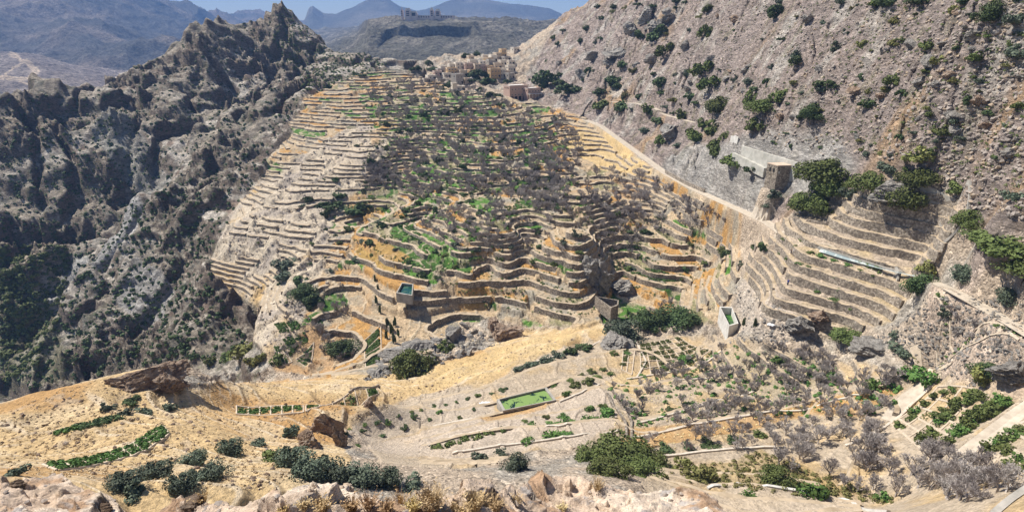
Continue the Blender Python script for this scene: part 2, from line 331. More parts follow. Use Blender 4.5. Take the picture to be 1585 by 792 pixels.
# ------------------------------------------------------------------ materials
class NT_:
    def __init__(s, name):
        s.m = bpy.data.materials.new(name); s.m.use_nodes = True; s.t = s.m.node_tree
        s.b = s.t.nodes['Principled BSDF']; s.b.inputs['Roughness'].default_value = 0.9
        s.b.inputs['Specular IOR Level'].default_value = 0.2
        s.pos = s.n('ShaderNodeNewGeometry').outputs['Position']
    def n(s, t, **k):
        x = s.t.nodes.new(t)
        for a, b in k.items(): setattr(x, a, b)
        return x
    def l(s, a, b): s.t.links.new(a, b)
    def sock(s, v, i):
        if isinstance(v, (int, float, tuple)): i.default_value = v
        else: s.l(v, i)
    def noise(s, sc, det=4, rough=0.6, vec=None, dist=0):
        x = s.n('ShaderNodeTexNoise'); x.inputs['Scale'].default_value = sc; x.inputs['Detail'].default_value = det; x.inputs['Roughness'].default_value = rough; x.inputs['Distortion'].default_value = dist
        s.l(vec or s.pos, x.inputs['Vector']); return x.outputs['Fac']
    def vor(s, sc, feature='F1', out='Distance', vec=None):
        x = s.n('ShaderNodeTexVoronoi', feature=feature); x.inputs['Scale'].default_value = sc; s.l(vec or s.pos, x.inputs['Vector']); return x.outputs[out]
    def ramp(s, f, *stops):
        x = s.n('ShaderNodeValToRGB'); e = x.color_ramp.elements
        while len(e) < len(stops): e.new(0.5)
        for i, (p, c) in enumerate(stops):
            e[i].position = p; e[i].color = (c, c, c, 1) if isinstance(c, (int, float)) else (*c, 1)
        s.l(f, x.inputs[0]); return x.outputs[0]
    def math(s, op, a, b=0.5):
        x = s.n('ShaderNodeMath', operation=op); s.sock(a, x.inputs[0]); s.sock(b, x.inputs[1]); return x.outputs[0]
    def mix(s, f, a, b, bt='MIX'):
        x = s.n('ShaderNodeMix', data_type='RGBA', blend_type=bt); s.sock(f, x.inputs[0])
        for v, i in ((a, x.inputs[6]), (b, x.inputs[7])):
            if isinstance(v, tuple): i.default_value = (*v, 1)
            else: s.l(v, i)
        return x.outputs[2]
    def bump(s, h, strength=0.6, dist=0.2):
        x = s.n('ShaderNodeBump'); x.inputs['Strength'].default_value = strength; x.inputs['Distance'].default_value = dist; s.l(h, x.inputs['Height']); s.l(x.outputs[0], s.b.inputs['Normal'])
    def attr(s, name='Col'):
        return s.n('ShaderNodeAttribute', attribute_name=name).outputs['Color']
    def base(s, c): s.l(c, s.b.inputs['Base Color']); return s
def simple_mat(name, a, b, sc=1.0, rough=0.9, bump=0.0, det=4):
    M = NT_(name); f = M.noise(sc, det); M.base(M.mix(M.ramp(f, (0.35, 0.0), (0.65, 1.0)), a, b)); M.b.inputs['Roughness'].default_value = rough
    if bump: M.bump(f, bump, 0.15)
    return M.m
# ground: vertex zones tinted by stony and earthy texture at three sizes
G = NT_('ground'); c = G.attr()
n1 = G.noise(0.25, 6, 0.65); n2 = G.noise(1.7, 5, 0.7); vv = G.vor(1.1, 'F1', 'Color'); vd = G.vor(1.1, 'DISTANCE_TO_EDGE')
v2 = G.vor(3.2, 'F1', 'Color')
cc = G.mix(0.55, c, G.ramp(n1, (0.3, 0.72), (0.7, 1.25)), 'MULTIPLY'); cc = G.mix(0.9, cc, G.ramp(n2, (0.3, 0.6), (0.5, 1.0), (0.72, 1.35)), 'MULTIPLY')
sp = G.n('ShaderNodeSeparateColor'); G.l(vv, sp.inputs[0]); s2 = G.n('ShaderNodeSeparateColor'); G.l(v2, s2.inputs[0])
st = G.math('MULTIPLY', G.ramp(sp.outputs[0], (0.5, 0.0), (0.7, 1.0)), 1.0)
ra = G.n('ShaderNodeAttribute', attribute_name='Col').outputs['Alpha']
stone = G.mix(G.math('MULTIPLY', st, ra), (1, 1, 1), G.ramp(sp.outputs[1], (0.0, 0.5), (0.5, 1.0), (1.0, 1.7)), 'MIX')
cc = G.mix(1.0, cc, stone, 'MULTIPLY')
stone2 = G.mix(ra, (1, 1, 1), G.ramp(s2.outputs[1], (0.0, 0.62), (1.0, 1.38)), 'MIX'); cc = G.mix(1.0, cc, stone2, 'MULTIPLY')
hh = G.math('ADD', G.math('MULTIPLY', vd, G.math('MULTIPLY', ra, 1.3)), G.math('MULTIPLY', n2, 1.1)); G.bump(hh, 0.9, 0.5)
hs = G.n('ShaderNodeHueSaturation'); hs.inputs['Saturation'].default_value = 1.12; G.l(cc, hs.inputs['Color']); G.base(hs.outputs[0]); M_ground = G.m
K = NT_('crag'); c = K.attr(); st_ = K.n('ShaderNodeMapping'); K.l(K.pos, st_.inputs[0]); st_.inputs['Rotation'].default_value = (0.35, 0.2, 0.5); st_.inputs['Scale'].default_value = (1, 1, 2.6)
k1 = K.noise(0.13, 9, 0.72, st_.outputs[0], 0.4); k2 = K.noise(0.6, 8, 0.75, st_.outputs[0]); kv = K.vor(0.45, 'F1', 'Color', st_.outputs[0]); ks = K.n('ShaderNodeSeparateColor'); K.l(kv, ks.inputs[0]); ke = K.vor(0.45, 'DISTANCE_TO_EDGE', vec=st_.outputs[0])
kc = K.mix(0.9, c, K.ramp(k1, (0.32, 0.55), (0.5, 1.0), (0.68, 1.45)), 'MULTIPLY'); kc = K.mix(0.85, kc, K.ramp(k2, (0.34, 0.5), (0.5, 1.0), (0.64, 1.5)), 'MULTIPLY'); kc = K.mix(0.5, kc, K.ramp(ks.outputs[0], (0, 0.6), (1, 1.4)), 'MULTIPLY'); kc = K.mix(0.6, kc, K.ramp(ke, (0.0, 0.45), (0.08, 1.0)), 'MULTIPLY')
hs = K.n('ShaderNodeHueSaturation'); hs.inputs['Saturation'].default_value = 1.12; K.l(kc, hs.inputs['Color']); K.base(hs.outputs[0]); K.bump(K.math('ADD', K.math('ADD', K.math('MULTIPLY', k1, 2.0), k2), K.math('MULTIPLY', ks.outputs[1], 0.35)), 1.0, 1.6); M_crag = K.m
W = NT_('dry_stone'); vc = W.vor(2.4, 'F1', 'Color'); ve = W.vor(2.4, 'DISTANCE_TO_EDGE'); sp = W.n('ShaderNodeSeparateColor'); W.l(vc, sp.inputs[0])
wc = W.ramp(sp.outputs[0], (0, (0.15, 0.125, 0.10)), (0.5, (0.26, 0.22, 0.175)), (1, (0.44, 0.38, 0.31)))
wc = W.mix(1.0, wc, W.ramp(ve, (0.0, 0.6), (0.09, 1.0)), 'MULTIPLY'); wc = W.mix(0.7, wc, W.ramp(W.noise(0.3, 4), (0.3, 0.7), (0.7, 1.2)), 'MULTIPLY')
W.base(wc); W.bump(W.ramp(ve, (0, 0), (0.2, 1)), 0.4, 0.1); M_stone = W.m
# ------------------------------------------------------------------ distant country: cross-sections (u, [(v, slant distance), ...]) joined into relief
def country(name, cols, nu, nr, amp, scale, mat, oct_=6, cliff=None, seed=0, sharp=1.0, colf=None):
    us = np.array([c_[0] for c_ in cols], float); m = len(cols[0][1])
    U = np.linspace(us[0], us[-1], nu); T = np.linspace(0, m - 1, nr)
    V = np.stack([np.interp(U, us, [c_[1][k][0] for c_ in cols]) for k in range(m)]); R = np.stack([np.interp(U, us, [c_[1][k][1] for c_ in cols]) for k in range(m)])
    k = np.clip(T.astype(int), 0, m - 2); t = (T - k)[:, None]
    V = V[k] * (1 - t) + V[k + 1] * t; R = R[k] * (1 - t) + R[k + 1] * t
    a = (U - UC)[None] / F + 0 * V; b = (VC - V) / F; dx, dy, dz = a, CP + b * SP, -SP + b * CP; nn = np.sqrt(dx * dx + dy * dy + dz * dz)
    X, Y, Z = dx / nn * R, dy / nn * R, dz / nn * R
    n = (ridged(X / scale + seed, Y / scale, oct_) - 0.4) * amp + fbm(X / scale * 3 + seed, Y / scale * 3, 5) * amp * 0.35
    Z = Z + n * sst(0, 0.5, T)[:, None]
    if cliff:
        kk = (Z + fbm(X / scale, Y / scale + 5, 4) * amp) / cliff; kf = kk - np.floor(kk); Z += cliff * (sst(0.5, 0.8, kf) - kf) * 0.7
    cols_ = colf(X, Y, Z, U, V) if colf else None
    idx = np.arange(nu * nr).reshape(nr, nu); q_ = np.stack([idx[:-1, :-1], idx[:-1, 1:], idx[1:, 1:], idx[1:, :-1]], -1).reshape(-1, 4)
    o = mesh_np(name, np.stack([X, Y, Z], -1).reshape(-1, 3), q_, mat, smooth=True, cols=None if cols_ is None else cols_.reshape(-1, cols_.shape[-1])); o['kind'] = 'structure'
    return o
FM = NT_('far_ground'); f1 = FM.noise(0.02, 8, 0.7); f2 = FM.noise(0.12, 6, 0.8)
fc = FM.mix(0.8, FM.attr(), FM.ramp(f1, (0.3, 0.6), (0.7, 1.4)), 'MULTIPLY'); fc = FM.mix(0.9, fc, FM.ramp(f2, (0.38, 0.3), (0.5, 0.95), (0.62, 1.7)), 'MULTIPLY'); FM.base(fc); FM.bump(FM.math('ADD', FM.math('MULTIPLY', f1, 4.0), f2), 1.0, 12.0); M_far = FM.m
def far_cols(base, alt, k=300.0):
    def f(X, Y, Z, U, V):
        c_ = np.zeros(X.shape + (4,), np.float32); c_[...] = (*base, 0.0); m_ = sst(-0.1, 0.3, fbm(X / k, Y / k, 5))[..., None]
        return c_ * (1 - m_) + np.array((*alt, 0.0), np.float32) * m_
    return f
country('distant_mountain', [(380,[(60,4000),(40,5200),(38,5600),(60,8000)]),(470,[(60,4000),(42,5200),(36,5600),(60,8000)]),(478,[(60,4000),(40,5200),(13,5700),(60,8000)]),(484,[(60,4000),(40,5200),(9,5700),(60,8000)]),(500,[(60,4000),(40,5200),(21,5700),(60,8000)]),(520,[(60,4000),(36,5200),(23,5750),(60,8000)]),
    (545,[(60,4000),(30,5200),(13,5800),(60,8000)]),(570,[(60,4000),(25,5200),(1,5900),(60,8000)]),(600,[(60,4000),(25,5200),(-1,5900),(60,8000)]),(618,[(60,4000),(27,5200),(10,5800),(60,8000)]),(645,[(60,4000),(30,5200),(17,5800),(60,8000)]),(670,[(60,4000),(30,5200),(12,5800),(60,8000)]),(700,[(60,4000),(24,5200),(1,5900),(60,8000)]),(745,[(60,4000),(24,5200),(-3,5900),(60,8000)]),
    (790,[(60,4000),(27,5200),(6,5900),(60,8000)]),(850,[(60,4000),(32,5200),(12,5900),(60,8000)]),(875,[(60,4000),(35,5200),(24,5900),(60,8000)]),(1000,[(60,4000),(40,5200),(26,5900),(60,8000)])], 420, 160, 30, 900, M_far, colf=far_cols((0.13,0.13,0.11),(0.24,0.22,0.18), 900))
country('blue_mountain', [(-260,[(170,1900),(110,2300),(60,3000),(-40,4000),(-150,4900),(40,8000)]),(0,[(150,2000),(100,2300),(55,3000),(-20,3900),(-45,4500),(40,8000)]),(120,[(150,2000),(95,2350),(50,3000),(0,3900),(-25,4400),(40,8000)]),(200,[(150,2000),(90,2400),(50,3100),(14,3900),(-6,4300),(40,8000)]),(260,[(150,2000),(90,2500),(55,3200),(20,4000),(1,4400),(40,8000)]),(300,[(150,2200),(90,2600),(62,3300),(34,4100),(17,4500),(40,8000)]),(322,[(150,2200),(90,2700),(70,3400),(45,4100),(21,4900),(40,8000)]),(385,[(150,2400),(100,2900),(80,3600),(50,4300),(20,6500),(40,8000)]),(470,[(150,2400),(110,2900),(90,3600),(70,4300),(40,6500),(60,8000)]),(560,[(150,2400),(110,2900),(90,3600),(70,4300),(52,5000),(60,8000)])],
    420, 300, 150, 1100, M_far, seed=3, colf=far_cols((0.12,0.115,0.105),(0.27,0.22,0.18), 500))
def quarry(X, Y, Z, U, V):
    c_ = far_cols((0.30,0.25,0.23),(0.42,0.35,0.31), 90)(X, Y, Z, U, V)
    for ln_, w_ in (([(20,86),(45,100),(55,110),(40,120),(15,122)],4.5),([(0,123),(50,123),(100,124)],2.0),([(45,100),(20,104),(8,112),(6,124)],1.5),([(100,124),(75,126),(95,128),(60,138)],1.5),([(60,138),(30,130),(50,125)],1.4)):
        for (a, b), (c2, d2) in zip(ln_[:-1], ln_[1:]):
            du, dv = c2 - a, d2 - b; t = np.clip(((U[None] - a) * du + (V - b) * dv) / (du * du + dv * dv), 0, 1); r = np.hypot((U[None] - a - t * du) * 0.8, (V - b - t * dv) * 1.6)
            m_ = (1 - sst(w_ * 0.7, w_ * 1.5, r))[..., None]; c_ = c_ * (1 - m_) + np.array((0.72, 0.57, 0.43, 0), np.float32) * m_
    return c_
country('quarry_terrain', [(-120,[(190,950),(150,1250),(120,1500),(95,1800),(80,2100),(110,2800)]),(10,[(190,950),(150,1250),(120,1500),(95,1800),(82,2100),(110,2800)]),(60,[(190,950),(150,1250),(120,1500),(97,1800),(86,2100),(110,2800)]),(130,[(190,950),(150,1250),(125,1500),(112,1800),(104,2100),(120,2800)]),(240,[(190,950),(150,1250),(135,1500),(125,1800),(115,2100),(130,2800)])], 400, 260, 12, 160, M_far, seed=8, colf=quarry)
country('far_plateau', [(440,[(150,800),(120,1200),(100,1600),(75,2600),(60,3300),(52,3800),(60,5000)]),(500,[(150,800),(112,1100),(92,1500),(70,2300),(56,3300),(44,3800),(60,5000)]),(552,[(150,800),(108,1000),(80,1300),(60,1600),(50,2600),(42,3800),(60,5000)]),
    (570,[(150,800),(108,1000),(80,1220),(52,1380),(42,1450),(30,1540),(60,3000)]),(600,[(150,800),(105,1000),(59,1392),(43,1400),(40,1440),(28,1560),(60,3000)]),(640,[(150,800),(105,1000),(58,1392),(42,1400),(38,1440),(28,1600),(60,3000)]),(690,[(150,800),(105,1000),(58,1392),(41,1400),(36,1440),(28,1700),(60,3000)]),(730,[(150,800),(105,1000),(56,1386),(42,1392),(36,1440),(28,1700),(60,3000)]),(745,[(150,800),(105,1000),(70,1250),(50,1380),(38,1440),(28,1700),(60,3000)]),(800,[(150,800),(105,1000),(75,1200),(56,1360),(40,1440),(30,1750),(60,3000)]),(865,[(150,800),(105,1000),(75,1200),(56,1360),(44,1500),(33,1800),(60,3000)]),(1000,[(150,800),(105,1000),(75,1200),(56,1360),(44,1500),(35,1800),(60,3000)])],
    620, 420, 16, 150, M_far, seed=5, colf=far_cols((0.17,0.16,0.125),(0.30,0.27,0.22), 120))
# the air between here and the far country
def box_obj(name, lo, hi, mat):
    c_ = [(x, y, z) for z in (lo[2], hi[2]) for y in (lo[1], hi[1]) for x in (lo[0], hi[0])]
    return mesh_np(name, c_, [(0, 2, 3, 1), (4, 5, 7, 6), (0, 1, 5, 4), (2, 6, 7, 3), (0, 4, 6, 2), (1, 3, 7, 5)], mat)
hm = bpy.data.materials.new('haze'); hm.use_nodes = True; hm.node_tree.nodes.clear()
pv = hm.node_tree.nodes.new('ShaderNodeVolumePrincipled'); pv.inputs['Color'].default_value = (0.26, 0.48, 1.0, 1); pv.inputs['Density'].default_value = 1.4e-4; pv.inputs['Anisotropy'].default_value = 0.0
mo = hm.node_tree.nodes.new('ShaderNodeOutputMaterial'); hm.node_tree.links.new(pv.outputs[0], mo.inputs['Volume'])
hz = tag(box_obj('haze', (-9500, -150, -700), (9500, 9500, 900), hm), kind='stuff')
# ------------------------------------------------------------------ rock ledge under the viewpoint
LED = [(-250,[(1500,5),(1000,9),(800,15),(733,20)]),(0,[(1500,5),(1000,9),(800,15),(736,20)]),(55,[(1500,5),(1000,9),(800,15),(728,20)]),(100,[(1500,5),(1000,9),(800,14),(738,19)]),(150,[(1500,5),(1000,8),(810,13),(768,17)]),(190,[(1500,5),(1000,8),(850,11),(788,15)]),(230,[(1500,5),(1000,7),(850,10),(785,13)]),(290,[(1500,5),(1000,7),(850,10),(762,12)]),
 (400,[(1500,4),(1000,6),(850,8),(770,10.5)]),(440,[(1500,4),(1000,6),(850,8),(764,10)]),(490,[(1500,4),(1000,6),(850,7.5),(748,9.5)]),(560,[(1500,4),(1000,6),(850,7.5),(770,9.5)]),(640,[(1500,4),(1000,6),(850,7.5),(767,9.5)]),(700,[(1500,4),(1000,6),(850,8),(765,10)]),(760,[(1500,4),(1000,6),(850,8),(760,11)]),(800,[(1500,4),(1000,7),(850,10),(745,14)]),(850,[(1500,4),(1000,7),(830,12),(735,17)]),
 (900,[(1500,4),(1000,7),(830,12),(746,17)]),(1000,[(1500,4),(1000,7),(830,12),(762,16)]),(1090,[(1500,4),(1000,7),(830,12),(770,15)]),(1120,[(1500,4),(1000,7),(860,12),(795,15)]),(1250,[(1500,4),(1100,7),(900,12),(840,15)]),(1700,[(1500,4),(1100,7),(900,12),(840,15)])]
LED = [(u, c_ + [(c_[-1][0] + 12, c_[-1][1] + 1.5), (c_[-1][0] + 380, c_[-1][1] + 5)]) for u, c_ in LED]
us = np.array([c_[0] for c_ in LED], float); m_l = 6; nu, nr = 1100, 420
U = np.linspace(us[0], us[-1], nu); T = np.linspace(0, m_l - 1, nr)
V = np.stack([np.interp(U, us, [c_[1][k][0] for c_ in LED]) for k in range(m_l)]); R = np.stack([np.interp(U, us, [c_[1][k][1] for c_ in LED]) for k in range(m_l)])
k = np.clip(T.astype(int), 0, m_l - 2); t = (T - k)[:, None]; V = V[k] * (1 - t) + V[k + 1] * t; R = R[k] * (1 - t) + R[k + 1] * t
a = (U - UC)[None] / F + 0 * V; b = (VC - V) / F; dx, dy, dz = a, CP + b * SP, -SP + b * CP; nn = np.sqrt(dx * dx + dy * dy + dz * dz)
LX, LY, LZ = dx / nn * R, dy / nn * R, dz / nn * R
rk = (ridged(LX / 3.2, LY / 3.2 + 2, 6) - 0.45) * 0.75 + fbm(LX / 0.8, LY / 0.8, 5) * 0.16
kk = (LZ + rk + fbm(LX / 2, LY / 2, 4) * 0.8) / 0.42; kf = kk - np.floor(kk); rk += 0.42 * (sst(0.55, 0.8, kf) - kf) * 0.75
LZ = LZ + rk * sst(0, 1, T)[:, None]
cl = np.zeros(LX.shape + (4,), np.float32); cl[...] = (0.58, 0.45, 0.34, 0.12)
def lm(m, col):
    global cl
    m = m[..., None]; cl = cl * (1 - m) + np.array((*col, 0.12), np.float32) * m
lm(sst(0.0, 0.3, fbm(LX / 2.5, LY / 2.5, 5)), (0.66, 0.55, 0.44)); lm(sst(0.1, 0.3, fbm(LX / 1.2 + 9, LY / 1.2, 5)), (0.42, 0.28, 0.18)); lm(sst(0.2, 0.4, fbm(LX / 0.7, LY / 0.7 + 8, 4)) * 0.8, (0.33, 0.31, 0.3))
idx = np.arange(nu * nr).reshape(nr, nu); q_ = np.stack([idx[:-1, :-1], idx[:-1, 1:], idx[1:, 1:], idx[1:, :-1]], -1).reshape(-1, 4)
LM = NT_('ledge_rock'); f1 = LM.noise(3.0, 7, 0.7); f2 = LM.noise(14.0, 5, 0.7); e1 = LM.vor(2.2, 'DISTANCE_TO_EDGE')
lc = LM.mix(0.85, LM.attr(), LM.ramp(f1, (0.3, 0.6), (0.6, 1.15)), 'MULTIPLY'); lc = LM.mix(0.7, lc, LM.ramp(f2, (0.35, 0.6), (0.6, 1.2)), 'MULTIPLY')
LM.base(lc); LM.bump(LM.math('ADD', f1, LM.math('MULTIPLY', f2, 0.3)), 0.9, 0.15)
tag(mesh_np('rock_ledge_ground', np.stack([LX, LY, LZ], -1).reshape(-1, 3), q_, LM.m, smooth=True, cols=cl.reshape(-1, 4)), kind='structure')
# ------------------------------------------------------------------ ground colours (what grows and lies where), then the ground sheets
def mixc(C, m, col):
    m = np.clip(m, 0, 1)[..., None]; return C * (1 - m) + np.array(col, np.float32) * m
nA = fbm(GX / 40 + 3, GY / 40, 4); nB = fbm(GX / 12 - 7, GY / 12, 4); nC = fbm(GX / 5, GY / 5 + 4, 3)
gz_y, gz_x = np.gradient(HZ); slope = np.hypot(gz_y / (DD * 0.0028), gz_x / (DD * (TH1 - TH0) / NT))
C = np.zeros(GX.shape + (3,), np.float32); C[:] = (0.40, 0.33, 0.26)
STN = np.full(GX.shape, 0.8, np.float32)
C = mixc(C, sst(-0.1, 0.3, nB), (0.32, 0.29, 0.25))
# bowl
cb = np.zeros_like(C); cb[:] = (0.45, 0.35, 0.24)
cb = mixc(cb, sst(0.02, 0.2, nB), (0.30, 0.27, 0.22)); cb = mixc(cb, sst(0.1, 0.3, nA) * 0.6, (0.40, 0.24, 0.12))
# patchwork plots on the treads: level number and position along the level pick what grows
cell = np.round(plot) if False else np.floor(plot)
hsh = np.abs(np.sin(Fn * 12.9898 + cell * 78.233) * 43758.5453); hsh -= np.floor(hsh)
hs2 = np.abs(np.sin(Fn * 3.17 + cell * 21.7) * 9173.3); hs2 -= np.floor(hs2)
gmask = inpoly(WU, WV, [(560,150),(760,150),(860,180),(880,330),(700,420),(560,420),(500,330),(590,300)]) * 0.36 + 0.10 * (PU < 1000) + 0.02
cb = np.where((hsh < gmask)[..., None], np.array((0.075, 0.145, 0.038)) * (0.7 + 0.7 * hs2[..., None]), cb)
cb = np.where(((hsh > 0.83))[..., None], np.array((0.44, 0.27, 0.125)), cb)
cb = np.where(((hsh > 0.70) & (hsh < 0.80))[..., None], np.array((0.24, 0.22, 0.13)), cb)
cb = mixc(cb, sst(0.05, 0.3, nC) * 0.75, (0.36, 0.30, 0.22))
cb = mixc(cb, BUND * 0.8, (0.50, 0.42, 0.31))
# pale dry spur on the left of the bowl
cp = mixc(np.zeros_like(C) + np.array((0.50, 0.43, 0.34), np.float32), sst(-0.1, 0.4, nB), (0.38, 0.33, 0.28)); cp = mixc(cp, sst(0.15, 0.4, nA), (0.46, 0.33, 0.18))
cb = cb * (1 - pale[..., None]) + cp * pale[..., None]
C = C * (1 - sB[..., None]) + cb * sB[..., None]; STN = STN * (1 - sB) + sB * 0.45
def paint(poly, col, k=1.0, n=3, stn=None, var=0.25, dmax=1e9):
    global C, STN
    m = soft(inpoly(WU, WV, poly) & (DD < dmax), n) * k
    m = m * (1 - var * sst(0.0, 0.4, nC)); C = mixc(C, m, col)
    if stn is not None: STN = STN * (1 - m) + stn * m
# mountain
cm_ = np.zeros_like(C); cm_[:] = (0.37, 0.32, 0.26)
cm_ = mixc(cm_, sst(-0.15, 0.25, nA) * (1 - m2), (0.60, 0.545, 0.475)); cm_ = mixc(cm_, sst(0.05, 0.3, nB), (0.23, 0.215, 0.18)); cm_ = mixc(cm_, sst(0.2, 0.45, nA + nB * 0.5), (0.27, 0.21, 0.17))
stp = sst(0.9, 1.7, slope); cm_ = mixc(cm_, stp, (0.22, 0.18, 0.145)); cm_ = mixc(cm_, sst(0.2, 0.35, nC) * 0.5, (0.13, 0.135, 0.075))
C = C * (1 - sM[..., None]) + cm_ * sM[..., None]; STN = STN * (1 - sM) + sM
# hillside
ch = np.zeros_like(C); ch[:] = (0.37, 0.305, 0.27)
ch = mixc(ch, sst(-0.2, 0.2, fbm(GX / 60, GY / 60 + 30, 3)), (0.375, 0.315, 0.285)); ch = mixc(ch, sst(0.1, 0.35, nA), (0.46, 0.33, 0.22)); ch = mixc(ch, sst(0.1, 0.35, nB) * 0.8, (0.52, 0.48, 0.43))
ch = mixc(ch, sst(0.2, 0.4, nC) * 0.5, (0.25, 0.23, 0.15))
C = C * (1 - sH[..., None]) + ch * sH[..., None]; STN = STN * (1 - sH) + sH
paint([(1080,230),(1140,215),(1240,190),(1300,215),(1330,262),(1260,300),(1160,310),(1060,285),(1020,250)], (0.47, 0.455, 0.425), 0.75, 6, 0.4)
# golden spur and dry grass
cg = np.zeros_like(C); cg[:] = (0.54, 0.405, 0.24)
cg = mixc(cg, sst(0.0, 0.3, nA), (0.45, 0.29, 0.15)); cg = mixc(cg, sst(0.0, 0.35, nB) * 0.7, (0.58, 0.47, 0.32)); cg = mixc(cg, sst(0.2, 0.4, nC) * 0.5, (0.45, 0.37, 0.28))
trk = sst(0.80, 0.88, gf) * (1 - sst(0.93, 1.0, gf)) * sst(-0.2, 0.2, nB + 0.15); cg = mixc(cg, trk * 0.8, (0.62, 0.52, 0.39))
C = C * (1 - sG[..., None]) + cg * sG[..., None]; STN = STN * (1 - sG) + sG * 0.25
# fields
cf_ = np.zeros_like(C); cf_[:] = (0.43, 0.36, 0.28); cf_ = mixc(cf_, sst(0.0, 0.35, nB) * 0.6, (0.50, 0.36, 0.19)); cf_ = mixc(cf_, sst(0.05, 0.3, nA) * 0.5, (0.36, 0.29, 0.21))
C = C * (1 - sF[..., None]) + cf_ * sF[..., None]; STN = STN * (1 - sF) + sF * 0.3
cr_ = mixc(np.zeros_like(C) + np.array((0.40, 0.33, 0.26), np.float32), sst(0, .3, nB), (0.45, 0.36, 0.24)); C = C * (1 - sR[..., None]) + cr_ * sR[..., None]; STN = STN * (1 - sR) + sR * 0.5
GOLD, ORG_, GREEN, DGREEN, TAN, GREY = (0.56, 0.425, 0.24), (0.48, 0.27, 0.10), (0.09, 0.17, 0.035), (0.05, 0.09, 0.035), (0.50, 0.42, 0.33), (0.33, 0.31, 0.28); ORG = (0.455, 0.285, 0.13)
for pl_, cc_, k_, sn_ in [([(50,470),(70,400),(120,385),(130,420),(100,480),(60,500)], (0.50,0.49,0.47), .75, 1), ([(140,400),(150,350),(210,300),(235,330),(200,380),(150,430)], (0.48,0.47,0.46), .7, 1), ([(180,460),(220,400),(260,420),(240,480),(200,480)], (0.46,0.45,0.44), .6, 1), ([(130,210),(200,190),(260,260),(230,290),(170,260)], (0.38,0.375,0.34), .6, 1),
 ([(875,205),(905,195),(960,225),(1012,262),(1000,278),(930,262),(880,230)], GOLD, .9, .1), ([(706,440),(742,410),(756,425),(752,480),(710,480)], ORG, .85, .1), ([(545,362),(600,370),(635,395),(625,425),(590,430),(548,400)], ORG, .8, .2),
 ([(845,360),(885,375),(895,390),(850,372)], ORG, .8, .1), ([(535,315),(560,300),(590,330),(560,340)], ORG, .5, .2), ([(560,205),(600,180),(620,190),(570,230)], ORG, .5, .2), ([(500,240),(560,210),(570,260),(520,290)], TAN, .5, .3),
 ([(935,590),(1100,545),(1120,560),(1060,590),(950,610)], GOLD, .7, .1), ([(960,690),(975,660),(1180,640),(1350,600),(1400,600),(1340,640),(1200,655),(1000,700)], ORG, .75, .1), ([(1200,640),(1370,598),(1385,612),(1240,650)], ORG, .6, .1),
 ([(700,660),(800,640),(900,600),(950,610),(965,660),(880,690),(680,715),(560,690)], (0.47,0.40,0.33), .85, .15), ([(540,655),(760,600),(770,640),(560,690)], (0.45,0.385,0.315), .85, .15), ([(740,652),(770,640),(930,594),(935,600),(780,648)], ORG, .7, .1),
 ([(1040,730),(1180,700),(1330,760),(1300,770),(1100,745)], (0.36,0.27,0.13), .6, .2), ([(1090,770),(1140,752),(1250,768),(1380,800),(1100,800)], (0.50,0.42,0.33), .9, .1), ([(20,375),(90,370),(100,410),(40,425)], TAN, .8, .3), ([(1440,445),(1500,470),(1585,520),(1585,620),(1500,600),(1420,540)], (0.42,0.34,0.28), .7, .8),
 ([(0,430),(70,450),(110,560),(60,600),(0,600)], (0.22,0.21,0.13), .6, .4), ([(1150,430),(1200,450),(1260,520),(1180,530),(1130,500)], (0.46,0.40,0.34), .7, .5), ([(650,570),(760,540),(930,505),(820,560),(640,610)], GOLD, .6, .1), ([(1120,545),(1260,550),(1300,590),(1180,620),(1100,590)], (0.34,0.29,0.2), .6, .2)]:
    paint(pl_, cc_, k_, 3, sn_)
nlev = Hs / STEP
def sheet(name, mask, label=None):
    f = (mask[:-1, :-1] & mask[1:, :-1] | mask[:-1, 1:] & mask[1:, 1:]) if False else mask[:-1, :-1]
    ii, jj = np.nonzero(f)
    idx = np.arange(ND * NT).reshape(ND, NT)
    q_ = np.stack([idx[ii, jj], idx[ii, jj + 1], idx[ii + 1, jj + 1], idx[ii + 1, jj]], -1)[:, ::-1]
    used, inv = np.unique(q_, return_inverse=True)
    co = np.stack([GX.ravel()[used], GY.ravel()[used], HZ.ravel()[used]], -1)
    col = np.concatenate([C.reshape(-1, 3)[used], STN.ravel()[used][:, None]], 1)
    o = mesh_np(name, co, inv.reshape(-1, 4), M_crag if name in ('rocky_mountain', 'stony_hillside') else M_ground, cols=col, smooth=True); o['kind'] = 'structure'
    return o
zid = np.zeros(GX.shape, np.int8); zid[Z_BOWL] = 1; zid[Z_RIGHT] = 1; zid[Z_FIELD & (zid == 0)] = 2; zid[Z_GOLD & (zid == 0)] = 3; zid[Z_MOUNT & (zid == 0)] = 4; zid[Z_HILL & (zid == 0)] = 5
for k_, nm in enumerate(['rocky_ground', 'terraced_hillside', 'farm_fields', 'dry_grass_slope', 'rocky_mountain', 'stony_hillside']):
    sheet(nm, zid == k_)
